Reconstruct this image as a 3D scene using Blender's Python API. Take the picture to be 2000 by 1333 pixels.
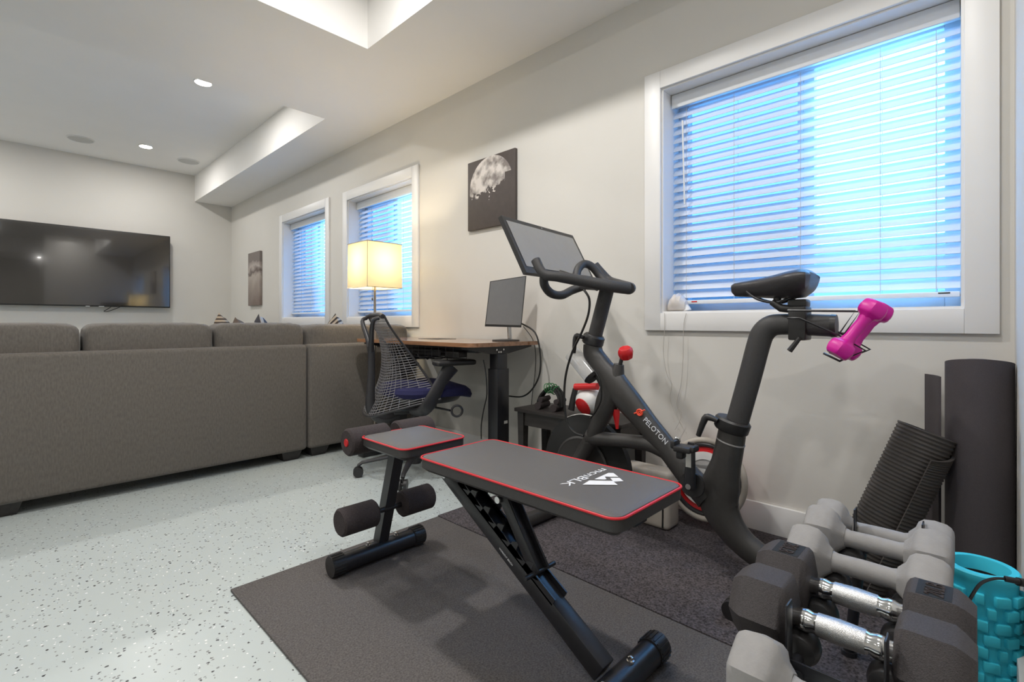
import bpy, bmesh, math, random
from mathutils import Vector, Matrix, Euler
random.seed(7)
for _o in list(bpy.data.objects): bpy.data.objects.remove(_o)
R = math.radians
S = bpy.context.scene
COL = S.collection

# ------------------------------------------------------------------ camera, world, exposure, room lights
cam_d = bpy.data.cameras.new('camera'); cam = bpy.data.objects.new('camera', cam_d); COL.objects.link(cam)
cam.location = (0, 0, .82); cam.rotation_euler = (R(90), 0, -R(46.02))
cam_d.sensor_width = 36; cam_d.lens = 36*.48; cam_d.shift_y = -34.5/2000; cam_d.clip_start = .02
S.camera = cam
S.view_settings.view_transform = 'Standard'; S.view_settings.look = 'None'
S.view_settings.gamma = 1; S.view_settings.use_curve_mapping = False
S.view_settings.exposure = 0.08
wd = bpy.data.worlds.new('world'); S.world = wd; wd.use_nodes = True
bgn = wd.node_tree.nodes['Background']; bgn.inputs[0].default_value = (.15, .49, 1.0, 1); bgn.inputs[1].default_value = 12.0
LOW, HIGH = 2.337, 2.657            # soffit height, tray ceiling height
WX, WY = 2.073, 7.09                # window wall, television wall
LIGHTS = [(1.06, 4.29, HIGH), (1.03, 6.27, HIGH), (-.6, 4.29, HIGH), (-.6, 6.27, HIGH), (-2.3, 4.29, HIGH), (-2.3, 6.27, HIGH),
          (.92, 1.62, HIGH), (-.55, 1.5, HIGH), (-2.1, 1.6, HIGH), (.95, .35, HIGH), (-.55, .35, HIGH), (-2.1, .35, HIGH), (-.15, 3.05, LOW), (.6, -1.6, LOW), (-1.6, -1.6, LOW)]  # lamps behind the camera are unseen, added as extra light for the room
LPOW = [11, 10, 14, 12, 12, 8, 22, 11, 5, 11, 12, 5, 2, 9, 6]
for _i, (_x, _y, _z) in enumerate(LIGHTS):
    _l = bpy.data.lights.new('downlight_fill_lamp', 'AREA'); _l.shape = 'DISK'; _l.size = .11; _l.energy = LPOW[_i]; _l.color = (1, .972, .935)
    _o = bpy.data.objects.new('downlight_fill_lamp', _l); COL.objects.link(_o); _o.location = (_x, _y, _z-.012)

# ------------------------------------------------------------------ materials
def lin(c): return tuple((x/255/12.92 if x/255 <= .04045 else ((x/255+.055)/1.055)**2.4) for x in c)
def mat(name, rgb, rough=.5, metal=0., var=.06, scale=30., bump=0., bscale=None, spec=.5, coat=0., trans=0., emit=None, es=0., alpha=1., stretch=None, sheen=0.):
    m = bpy.data.materials.new(name); m.use_nodes = True; nt = m.node_tree; b = nt.nodes['Principled BSDF']
    col = lin(rgb)
    b.inputs['Roughness'].default_value = rough; b.inputs['Metallic'].default_value = metal
    b.inputs['Specular IOR Level'].default_value = spec; b.inputs['Coat Weight'].default_value = coat
    b.inputs['Transmission Weight'].default_value = trans; b.inputs['Alpha'].default_value = alpha
    b.inputs['Sheen Weight'].default_value = sheen
    tc = nt.nodes.new('ShaderNodeTexCoord'); mp = nt.nodes.new('ShaderNodeMapping'); nt.links.new(tc.outputs['Object'], mp.inputs[0])
    if stretch: mp.inputs['Scale'].default_value = stretch
    n = nt.nodes.new('ShaderNodeTexNoise'); n.inputs['Scale'].default_value = scale; n.inputs['Detail'].default_value = 5
    nt.links.new(mp.outputs[0], n.inputs['Vector'])
    rp = nt.nodes.new('ShaderNodeMapRange'); rp.inputs['From Min'].default_value = .3; rp.inputs['From Max'].default_value = .7
    nt.links.new(n.outputs['Fac'], rp.inputs['Value'])
    mx = nt.nodes.new('ShaderNodeMix'); mx.data_type = 'RGBA'
    mx.inputs['A'].default_value = tuple(c*(1-var) for c in col)+(1,); mx.inputs['B'].default_value = tuple(min(1, c*(1+var)) for c in col)+(1,)
    nt.links.new(rp.outputs[0], mx.inputs['Factor']); nt.links.new(mx.outputs['Result'], b.inputs['Base Color'])
    if bump:
        bn = nt.nodes.new('ShaderNodeTexNoise'); bn.inputs['Scale'].default_value = bscale or scale; bn.inputs['Detail'].default_value = 4
        nt.links.new(mp.outputs[0], bn.inputs['Vector'])
        bu = nt.nodes.new('ShaderNodeBump'); bu.inputs['Strength'].default_value = bump; bu.inputs['Distance'].default_value = .002
        nt.links.new(bn.outputs['Fac'], bu.inputs['Height']); nt.links.new(bu.outputs[0], b.inputs['Normal'])
    if emit: b.inputs['Emission Color'].default_value = lin(emit)+(1,); b.inputs['Emission Strength'].default_value = es
    return m

M = {}
M['wall'] = mat('wall_paint', (214, 211, 205), .75, var=.015, scale=3, bump=.25, bscale=35)
M['ceil'] = mat('ceiling_paint', (240, 238, 235), .85, var=.01, scale=3, bump=.1, bscale=60)
M['trim'] = mat('trim_paint', (232, 231, 230), .4, var=.01, scale=5)
M['vinyl'] = mat('window_vinyl', (225, 228, 232), .35, var=.01)
M['sofa'] = mat('sofa_chenille', (104, 99, 94), .95, var=.16, scale=160, bump=.4, bscale=300, spec=.15, stretch=(1, 1, .3), sheen=.15)
M['tv'] = mat('tv_screen', (36, 33, 32), .09, var=.02, spec=1., coat=.6)
M['screen'] = mat('matte_screen', (120, 120, 121), .22, var=.02, spec=1., coat=.6)  # base lightened to stand in for the wall and ceiling reflected in it
M['plastic'] = mat('black_plastic', (40, 39, 40), .42, var=.08, scale=60)
M['frameblk'] = mat('bike_frame_paint', (56, 54, 53), .42, var=.06, scale=120, bump=.1, bscale=400)
M['grip'] = mat('rubber_grip', (58, 57, 58), .55, var=.1, scale=200, bump=.1, bscale=500)
M['steelblk'] = mat('black_powder_coat', (38, 38, 42), .3, var=.08, scale=80, bump=.08, bscale=500)
M['chrome'] = mat('chrome', (205, 205, 205), .12, 1., var=.03, scale=50)
M['knurl'] = mat('knurled_chrome', (190, 190, 190), .3, 1., var=.2, scale=900, bump=.35, bscale=900)
M['foam'] = mat('black_foam', (66, 60, 61), .95, var=.25, scale=350, bump=.5, bscale=400, spec=.2)
M['vinylpad'] = mat('bench_vinyl', (88, 86, 86), .42, var=.05, scale=300, bump=.25, bscale=700)
M['vinylside'] = mat('bench_side_vinyl', (56, 54, 54), .5, var=.06, scale=300, bump=.2, bscale=600)
M['red'] = mat('red_piping', (205, 40, 50), .35, var=.05)
M['redplastic'] = mat('red_plastic', (205, 30, 35), .35, var=.04)
M['orangered'] = mat('orange_red_print', (240, 80, 50), .5, var=.02)
M['white'] = mat('white_print', (225, 226, 230), .5, var=.02)
M['whiteplastic'] = mat('white_plastic', (225, 224, 222), .4, var=.03)
M['mat'] = mat('rubber_mat', (92, 88, 87), .8, var=.38, scale=230, bump=.5, bscale=450, spec=.25)
M['mat2'] = mat('speckled_rubber_mat', (76, 71, 74), .8, var=.75, scale=170, bump=.5, bscale=600, spec=.25)
M['rollmat'] = mat('rolled_mat_foam', (78, 73, 76), .78, var=.1, scale=500, bump=.4, bscale=700, spec=.3)
M['yoga'] = mat('ribbed_mat_foam', (74, 70, 68), .7, var=.08, scale=200, spec=.35)
M['neo'] = mat('grey_neoprene', (150, 148, 147), .72, var=.05, scale=60, bump=.15, bscale=300, spec=.3)
M['hexrub'] = mat('black_hex_rubber', (66, 62, 63), .62, var=.25, scale=450, bump=.5, bscale=700, spec=.35)
M['pink'] = mat('magenta_vinyl', (205, 20, 150), .38, var=.04)
M['blue'] = mat('cyan_foam', (62, 203, 226), .6, var=.04)
M['black'] = mat('matt_black', (20, 20, 20), .7, var=.1)
M['wood'] = mat('desk_walnut', (150, 108, 78), .16, var=.25, scale=9, coat=.6, stretch=(6, .7, 6))
M['tabletop'] = mat('espresso_wood', (44, 40, 39), .42, var=.25, scale=12, stretch=(6, .8, 6))
M['navy'] = mat('navy_fabric', (28, 28, 72), .85, var=.15, scale=200, bump=.2)
M['mesh'] = mat('grey_elastomer', (122, 120, 122), .45, var=.05)
M['chairblk'] = mat('chair_plastic', (46, 45, 48), .38, var=.05)
M['clear'] = mat('clear_plastic', (215, 215, 215), .15, var=.02, alpha=.45, spec=.8)
M['green'] = mat('lime_green', (130, 205, 40), .5, var=.05)
M['darkgreen'] = mat('green_cord', (40, 120, 60), .6, var=.1)
M['beige'] = mat('grey_beige_plastic', (178, 170, 160), .6, var=.04)
M['shell'] = mat('shell_white', (220, 212, 205), .5, var=.08, scale=20)
M['brown'] = mat('pillow_brown', (92, 78, 68), .9, var=.15, scale=60)
M['cable'] = mat('black_cable', (22, 22, 23), .45, var=.05)
M['wcable'] = mat('white_wire', (190, 185, 178), .5, var=.05)
M['brass'] = mat('brushed_nickel', (170, 160, 150), .3, .9, var=.05)
M['grille'] = mat('speaker_grille', (196, 195, 192), .7, var=.1, scale=900)
M['led'] = mat('downlight_lens', (255, 250, 240), .4, emit=(255, 247, 235), es=14)
M['concrete'] = mat('outside_concrete', (190, 195, 200), .9, var=.12, scale=6, bump=.4, bscale=30)
M['outground'] = mat('outside_gravel', (170, 172, 175), .95, var=.3, scale=40, bump=.5)
M['shelf'] = mat('label_paper', (225, 225, 220), .6, var=.03)
# slats: white plastic that lets some light through
def slat_mat():
    m = bpy.data.materials.new('blind_slat'); m.use_nodes = True; nt = m.node_tree; nt.nodes.clear()
    o = nt.nodes.new('ShaderNodeOutputMaterial'); d = nt.nodes.new('ShaderNodeBsdfDiffuse'); t = nt.nodes.new('ShaderNodeBsdfTranslucent')
    g = nt.nodes.new('ShaderNodeBsdfGlossy'); a = nt.nodes.new('ShaderNodeMixShader'); b = nt.nodes.new('ShaderNodeMixShader')
    n = nt.nodes.new('ShaderNodeTexNoise'); n.inputs['Scale'].default_value = 20
    r = nt.nodes.new('ShaderNodeMapRange'); r.inputs['To Min'].default_value = .42; r.inputs['To Max'].default_value = .50
    nt.links.new(n.outputs['Fac'], r.inputs['Value']); nt.links.new(r.outputs[0], a.inputs[0])
    d.inputs[0].default_value = (.86, .87, .88, 1); t.inputs[0].default_value = (.85, .9, .95, 1); g.inputs['Roughness'].default_value = .35
    b.inputs[0].default_value = .06
    nt.links.new(d.outputs[0], a.inputs[1]); nt.links.new(t.outputs[0], a.inputs[2]); nt.links.new(a.outputs[0], b.inputs[1]); nt.links.new(g.outputs[0], b.inputs[2])
    nt.links.new(b.outputs[0], o.inputs[0]); return m
M['slat'] = slat_mat()
def shade_mat():
    m = bpy.data.materials.new('lamp_shade_fabric'); m.use_nodes = True; nt = m.node_tree; nt.nodes.clear()
    o = nt.nodes.new('ShaderNodeOutputMaterial'); d = nt.nodes.new('ShaderNodeBsdfDiffuse'); t = nt.nodes.new('ShaderNodeBsdfTranslucent'); a = nt.nodes.new('ShaderNodeMixShader')
    n = nt.nodes.new('ShaderNodeTexNoise'); n.inputs['Scale'].default_value = 300
    r = nt.nodes.new('ShaderNodeMapRange'); r.inputs['To Min'].default_value = .28; r.inputs['To Max'].default_value = .33
    nt.links.new(n.outputs['Fac'], r.inputs['Value']); nt.links.new(r.outputs[0], a.inputs[0])
    d.inputs[0].default_value = (.74, .68, .50, 1); t.inputs[0].default_value = (.44, .39, .25, 1)
    nt.links.new(d.outputs[0], a.inputs[1]); nt.links.new(t.outputs[0], a.inputs[2]); nt.links.new(a.outputs[0], o.inputs[0]); return m
M['shade'] = shade_mat()
def glass_mat(name, tint, f):
    m = bpy.data.materials.new(name); m.use_nodes = True; nt = m.node_tree; nt.nodes.clear()
    o = nt.nodes.new('ShaderNodeOutputMaterial'); t = nt.nodes.new('ShaderNodeBsdfTransparent'); g = nt.nodes.new('ShaderNodeBsdfGlossy'); a = nt.nodes.new('ShaderNodeMixShader')
    t.inputs[0].default_value = tint; g.inputs['Roughness'].default_value = .03
    n = nt.nodes.new('ShaderNodeTexNoise'); n.inputs['Scale'].default_value = 3
    r = nt.nodes.new('ShaderNodeMapRange'); r.inputs['To Min'].default_value = f*.8; r.inputs['To Max'].default_value = f*1.2
    nt.links.new(n.outputs['Fac'], r.inputs['Value']); nt.links.new(r.outputs[0], a.inputs[0])
    nt.links.new(t.outputs[0], a.inputs[1]); nt.links.new(g.outputs[0], a.inputs[2]); nt.links.new(a.outputs[0], o.inputs[0]); return m
M['glass'] = glass_mat('window_glass', (.95, .98, 1, 1), .06)
M['screenmesh'] = glass_mat('insect_screen', (.45, .5, .55, 1), .02)
def floor_mat():
    m = mat('epoxy_floor', (188, 196, 195), .34, var=.02, scale=2, coat=.12)
    m.node_tree.nodes['Principled BSDF'].inputs['Coat Roughness'].default_value = .22
    nt = m.node_tree; b = nt.nodes['Principled BSDF']
    base = b.inputs['Base Color'].links[0].from_socket
    tc = nt.nodes.new('ShaderNodeTexCoord'); cur = base
    for sc, th, c1, seed in ((95, .36, (.22, .23, .23, 1), 0), (75, .27, (.03, .03, .035, 1), 5), (85, .24, (.85, .85, .85, 1), 9)):
        mp = nt.nodes.new('ShaderNodeMapping'); mp.inputs['Location'].default_value = (seed, seed*.7, 0); nt.links.new(tc.outputs['Object'], mp.inputs[0])
        v = nt.nodes.new('ShaderNodeTexVoronoi'); v.inputs['Scale'].default_value = sc; nt.links.new(mp.outputs[0], v.inputs['Vector'])
        nz = nt.nodes.new('ShaderNodeTexNoise'); nz.inputs['Scale'].default_value = sc*3; nt.links.new(mp.outputs[0], nz.inputs['Vector'])
        s = nt.nodes.new('ShaderNodeSeparateColor'); nt.links.new(v.outputs['Color'], s.inputs[0])
        ma = nt.nodes.new('ShaderNodeMath'); ma.operation = 'MULTIPLY'; ma.inputs[1].default_value = th*2.2; nt.links.new(s.outputs[0], ma.inputs[0])
        mb = nt.nodes.new('ShaderNodeMath'); mb.operation = 'MULTIPLY'; nt.links.new(ma.outputs[0], mb.inputs[0]); nt.links.new(nz.outputs['Fac'], mb.inputs[1])
        lt = nt.nodes.new('ShaderNodeMath'); lt.operation = 'LESS_THAN'; nt.links.new(v.outputs['Distance'], lt.inputs[0]); nt.links.new(mb.outputs[0], lt.inputs[1])
        g = nt.nodes.new('ShaderNodeMath'); g.operation = 'GREATER_THAN'; g.inputs[1].default_value = .66; nt.links.new(s.outputs[1], g.inputs[0])
        mm = nt.nodes.new('ShaderNodeMath'); mm.operation = 'MULTIPLY'; nt.links.new(lt.outputs[0], mm.inputs[0]); nt.links.new(g.outputs[0], mm.inputs[1])
        mx = nt.nodes.new('ShaderNodeMix'); mx.data_type = 'RGBA'; mx.inputs['B'].default_value = c1
        nt.links.new(mm.outputs[0], mx.inputs['Factor']); nt.links.new(cur, mx.inputs['A']); cur = mx.outputs['Result']
    nt.links.new(cur, b.inputs['Base Color']); return m
M['floor'] = floor_mat()

# ------------------------------------------------------------------ mesh helpers
class G:
    def __init__(s): s.v = []; s.f = []
    def add(s, vs, fs, T=None):
        n = len(s.v); s.v += [tuple(T @ Vector(v)) if T else tuple(v) for v in vs]; s.f += [tuple(i+n for i in f) for f in fs]; return s
    def bm(s, b, T=None):
        b.verts.index_update(); s.add([v.co.copy() for v in b.verts], [[v.index for v in f.verts] for f in b.faces], T); b.free(); return s
    def box(s, c, d, bev=0., rot=None, seg=2):
        b = bmesh.new(); bmesh.ops.create_cube(b, size=1); bmesh.ops.scale(b, vec=d, verts=b.verts)
        if bev: bmesh.ops.bevel(b, geom=list(b.edges), offset=bev, segments=seg, profile=.5, affect='EDGES')
        T = Matrix.Translation(c) @ (Euler(rot).to_matrix().to_4x4() if rot else Matrix.Identity(4)); return s.bm(b, T)
    def b2(s, a, b, bev=0., seg=2):
        return s.box([(a[i]+b[i])/2 for i in range(3)], [abs(b[i]-a[i]) for i in range(3)], bev, None, seg)
    def loft(s, rings, cap=True, close=False):
        n = len(rings[0]); k = len(rings); vs = [p for r in rings for p in r]; fs = []
        for i in range(k-1 + (1 if close else 0)):
            a = i*n; b = ((i+1) % k)*n
            for j in range(n): fs.append((a+j, a+(j+1) % n, b+(j+1) % n, b+j))
        if cap and not close: fs.append(tuple(range(n))[::-1]); fs.append(tuple((k-1)*n+j for j in range(n)))
        return s.add(vs, fs)
    def tube(s, pts, r, seg=10, rb=None, side=None, cap=True, smooth=0, close=False):
        pts = [Vector(p) for p in pts]
        if smooth: pts, r, rb = spl(pts, r, rb, smooth, close)
        n = len(pts); ra = r if isinstance(r, (list, tuple)) else [r]*n; rbb = (rb if isinstance(rb, (list, tuple)) else [rb]*n) if rb is not None else ra
        rings = []; prev = None
        for i, p in enumerate(pts):
            if close: d = pts[(i+1) % n]-pts[i-1]
            else: d = pts[min(i+1, n-1)]-pts[max(i-1, 0)]
            if d.length < 1e-9: d = Vector((0, 0, 1))
            d.normalize()
            if side is not None: B = Vector(side); B = (B-d*B.dot(d)).normalized(); A = d.cross(B)
            else:
                if prev is None: q = Vector((0, 0, 1)) if abs(d.z) < .9 else Vector((1, 0, 0)); B = (q-d*q.dot(d)).normalized()
                else: B = (prev-d*prev.dot(d)).normalized()
                A = d.cross(B); prev = B
            rings.append([p+A*ra[i]*math.cos(t)+B*rbb[i]*math.sin(t) for t in [2*math.pi*j/seg for j in range(seg)]])
        return s.loft(rings, cap, close)
    def cyl(s, a, b, r, r2=None, seg=20): return s.tube([a, b], [r, r if r2 is None else r2], seg)
    def lathe(s, prof, o=(0, 0, 0), ax=(0, 0, 1), seg=24):
        ax = Vector(ax).normalized(); q = Vector((1, 0, 0)) if abs(ax.x) < .9 else Vector((0, 1, 0)); B = (q-ax*q.dot(ax)).normalized(); A = ax.cross(B); o = Vector(o)
        return s.loft([[o+ax*h+(A*math.cos(t)+B*math.sin(t))*max(r, 1e-4) for t in [2*math.pi*j/seg for j in range(seg)]] for r, h in prof], True)
    def torus(s, o, ax, r1, r2, seg=28, sg=8):
        ax = Vector(ax).normalized(); q = Vector((1, 0, 0)) if abs(ax.x) < .9 else Vector((0, 1, 0)); B = (q-ax*q.dot(ax)).normalized(); A = ax.cross(B); o = Vector(o)
        return s.tube([o+(A*math.cos(t)+B*math.sin(t))*r1 for t in [2*math.pi*j/seg for j in range(seg)]], r2, sg, close=True)
    def prism(s, poly, d):
        n = len(poly); d = Vector(d); return s.add([Vector(p) for p in poly]+[Vector(p)+d for p in poly], [tuple(range(n))[::-1], tuple(range(n, 2*n))]+[(i, (i+1) % n, (i+1) % n+n, i+n) for i in range(n)])
    def mesh(s, name, m, inv=None):
        me = bpy.data.meshes.new(name); v = [inv @ Vector(q) for q in s.v] if inv else s.v
        me.from_pydata(v, [], s.f); bm = bmesh.new(); bm.from_mesh(me); bmesh.ops.recalc_face_normals(bm, faces=bm.faces); bm.to_mesh(me); bm.free()
        me.shade_smooth(); me.set_sharp_from_angle(angle=R(38)); me.materials.append(m); return me
def spl(pts, r, rb, k, close=False):
    n = len(pts); o = []; orr = []; orb = []
    def g(L, i): return L[i % n] if close else L[min(max(i, 0), n-1)]
    for i in range(n if close else n-1):
        for j in range(k):
            t = j/k; P = [g(pts, i+q) for q in (-1, 0, 1, 2)]
            o.append(.5*((2*P[1])+(P[2]-P[0])*t+(2*P[0]-5*P[1]+4*P[2]-P[3])*t*t+(3*P[1]-P[0]-3*P[2]+P[3])*t**3))
            for L, O in ((r, orr), (rb, orb)):
                if isinstance(L, (list, tuple)): O.append(g(L, i)*(1-t)+g(L, i+1)*t)
    if not close:
        o.append(pts[-1])
        for L, O in ((r, orr), (rb, orb)):
            if isinstance(L, (list, tuple)): O.append(L[-1])
    return o, (orr if isinstance(r, (list, tuple)) else r), (orb if isinstance(rb, (list, tuple)) else rb)
def chain(o):
    m = Matrix.Identity(4)
    while o: m = o.matrix_basis @ m; o = o.parent
    return m
def part(name, g, m, parent=None, label=None, kind=None):
    if isinstance(m, str): m = M[m]
    inv = chain(parent).inverted() if parent else None
    me = g.mesh(name, m, inv); o = bpy.data.objects.new(name, me); COL.objects.link(o); o.parent = parent
    if label: o['label'] = label
    if kind: o['kind'] = kind
    return o
def thing(name, label, cat, loc=(0, 0, 0), rz=0., group=None):
    o = bpy.data.objects.new(name, None); o.empty_display_size = .05; COL.objects.link(o); o.location = loc; o.rotation_euler = (0, 0, rz)
    o['label'] = label; o['category'] = cat
    if group: o['group'] = group
    return o
def tag(o, label, cat, group=None):
    o['label'] = label; o['category'] = cat
    if group: o['group'] = group
    return o
def struct(name, g, m, parent=None): return part(name, g, m, parent, kind=None if parent else 'structure')
def copytree(o, parent=None):
    c = o.copy(); COL.objects.link(c); c.parent = parent
    for ch in list(o.children): copytree(ch, c)
    return c
def curve_mesh(cu, T):
    ob = bpy.data.objects.new('tmp', cu); COL.objects.link(ob); dg = bpy.context.evaluated_depsgraph_get(); dg.update()
    me = bpy.data.meshes.new_from_object(ob.evaluated_get(dg)); g = G(); g.add([v.co.copy() for v in me.vertices], [tuple(p.vertices) for p in me.polygons], T)
    bpy.data.objects.remove(ob); bpy.data.curves.remove(cu); bpy.data.meshes.remove(me); return g
def text(body, o, d, n, width, depth=.0006, height=None, g=None, shear=0.):
    """flat lettering: starts at o, runs along d, faces n, scaled to width"""
    cu = bpy.data.curves.new('tmp', 'FONT'); cu.body = body; cu.size = 1; cu.extrude = .5; cu.shear = shear; cu.resolution_u = 3
    q = curve_mesh(cu, None); xs = [v[0] for v in q.v]; ys = [v[1] for v in q.v]
    k = width/(max(xs)-min(xs)); kh = k if height is None else height/(max(ys)-min(ys))
    d = Vector(d).normalized(); n = Vector(n).normalized(); u = n.cross(d)
    r = g or G(); x0 = min(xs); y0 = min(ys)
    return r.add([Vector(o)+d*(v[0]-x0)*k+u*(v[1]-y0)*kh+n*(v[2]+.5)*depth for v in q.v], q.f)
def wire(name, pts, r, m, label, cat='cable', sm=5, group=None, parent=None):
    o = part(name, G().tube(pts, r, 6, smooth=sm), m, parent)
    if parent is None: tag(o, label, cat, group)
    return o

# ------------------------------------------------------------------ room shell
g = G().b2((-3.3, -2.6, -.06), (WX+.25, WY+.15, 0)); struct('floor', g, 'floor')
OPEN = [(.045, 1.062, .862, 1.885), (2.993, 3.968, .866, 1.885), (4.374, 5.386, .872, 1.895)]
def window_wall():
    g = G(); x0, x1 = WX, WX+.24; ys = [-.16]+[q for o in OPEN for q in o[:2]]+[WY+.12]
    for i in range(0, len(ys)-1):
        if i % 2 == 0: g.b2((x0, ys[i], 0), (x1, ys[i+1], 2.8))
        else:
            o = OPEN[i//2]; g.b2((x0, o[0], 0), (x1, o[1], o[2])); g.b2((x0, o[0], o[3]), (x1, o[1], 2.8))
    return g
struct('wall_right', window_wall(), 'wall')
struct('wall_back', G().b2((-3.3, WY, 0), (WX, WY+.12, 2.8)), 'wall')
struct('wall_left', G().b2((-3.3, -2.6, 0), (-3.2, WY, 2.8)), 'wall')
struct('wall_front', G().b2((-3.2, -2.6, 0), (.7, -2.5, 2.8)), 'wall')
struct('wall_corner', G().b2((.75, -.16, 0), (WX, -.06, 2.8)).b2((.6, -2.6, 0), (.75, -.06, 2.8)), 'wall')
# ceiling: low soffit with two trays
T1 = (-2.75, 3.526, 1.66, WY); T2 = (-2.75, -.9, 1.40, 2.46)
g = G(); th = .04
for a, b in (((-3.2, -2.5), (WX, T2[1])), ((-3.2, T2[1]), (T2[0], T2[3])), ((T2[2], T2[1]), (WX, T2[3])), ((-3.2, T2[3]), (WX, T1[1])), ((-3.2, T1[1]), (T1[0], WY)), ((T1[2], T1[1]), (WX, WY))):
    g.b2((a[0], a[1], LOW), (b[0], b[1], HIGH+.05))
struct('ceiling', g, 'ceil')
struct('ceiling_tray', G().b2((-3.2, -2.5, HIGH), (WX, WY, HIGH+.08)), 'ceil')
def baseboard(name, a, b):
    struct(name, G().b2(a, b, .003), 'trim')
baseboard('baseboard_right', (WX-.014, -.045, 0), (WX, WY, .117))
baseboard('baseboard_back', (-3.2, WY-.014, 0), (WX-.014, WY, .117))
baseboard('baseboard_corner', (.75, -.06, 0), (WX, -.046, .117))
# windows
def window(n, o, mull, nsl):
    y0, y1, z0, z1 = o; X = WX
    w = bpy.data.objects.new('window_%d' % n, None); COL.objects.link(w); w['kind'] = 'structure'; w.location = (X, (y0+y1)/2, z0)
    # jamb liner and casing
    g = G(); t = .012
    g.b2((X-.002, y0, z0), (X+.19, y0+t, z1)).b2((X-.002, y1-t, z0), (X+.19, y1, z1)).b2((X-.002, y0+t, z0), (X+.19, y1-t, z0+t)).b2((X-.002, y0+t, z1-t), (X+.19, y1-t, z1))
    part('jamb', g, 'trim', w)
    cw = .074; e = .016
    g = G(); g.b2((X-e, y0-cw, z0-cw), (X, y0+.004, z1+cw), .002); part('casing', g, 'trim', w)
    g = G(); g.b2((X-e, y1-.004, z0-cw), (X, y1+cw, z1+cw), .002); part('casing', g, 'trim', w)
    g = G(); g.b2((X-e, y0+.004, z1-.004), (X, y1-.004, z1+cw), .002); part('casing', g, 'trim', w)
    g = G(); g.b2((X-e, y0+.004, z0-cw), (X, y1-.004, z0+.004), .002); part('casing', g, 'trim', w)
    fw = .045; ya, yb, za, zb = y0+t, y1-t, z0+t, z1-t; fx = X+.155
    g = G(); g.b2((fx, ya, za), (fx+.05, ya+fw, zb), .003).b2((fx, yb-fw, za), (fx+.05, yb, zb), .003).b2((fx, ya+fw, za), (fx+.05, yb-fw, za+fw), .003).b2((fx, ya+fw, zb-fw), (fx+.05, yb-fw, zb), .003)
    part('frame', g, 'vinyl', w)
    my = mull
    g = G(); g.b2((fx+.005, my-.03, za+fw), (fx+.045, my+.03, zb-fw), .003); part('mullion', g, 'vinyl', w)
    part('pane', G().b2((fx+.022, ya+fw, za+fw), (fx+.026, my-.03, zb-fw)), 'glass', w)
    part('pane', G().b2((fx+.022, my+.03, za+fw), (fx+.026, yb-fw, zb-fw)), 'glass', w)
    part('insect_screen', G().b2((fx+.040, my+.03, za+fw), (fx+.0415, yb-fw, zb-fw)), 'screenmesh', w)
    return w
window(1, OPEN[0], .52, 23); window(2, OPEN[1], 3.48, 23); window(3, OPEN[2], 4.88, 23)
# outside: light wells
for (y0, y1, z0, z1), nm in zip(OPEN, ('', '', '')):
    g = G(); yc = (y0+y1)/2; rr = (y1-y0)/2+.16; pts = []
    for k in range(0, 49):
        a = -math.pi/2+math.pi*k/48; pts.append((WX+.25+math.cos(a)*.95, yc+math.sin(a)*rr))
    nz = 24; vs = []; fs = []
    for j in range(nz+1):
        z = z0-.25+.62*j/nz; off = .012*math.sin(j*math.pi/1.5)
        vs += [(x+off, y, z) for x, y in pts]
    for j in range(nz):
        for k in range(48): fs.append((j*49+k, j*49+k+1, (j+1)*49+k+1, (j+1)*49+k))
    g.add(vs, fs); o = part('window_well', g, 'concrete'); o['kind'] = 'structure'
    g = G().b2((WX+.24, yc-rr, z0-.3), (WX+1.3, yc+rr, z0-.25)); o = part('well_floor', g, 'outground'); o['kind'] = 'structure'

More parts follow.
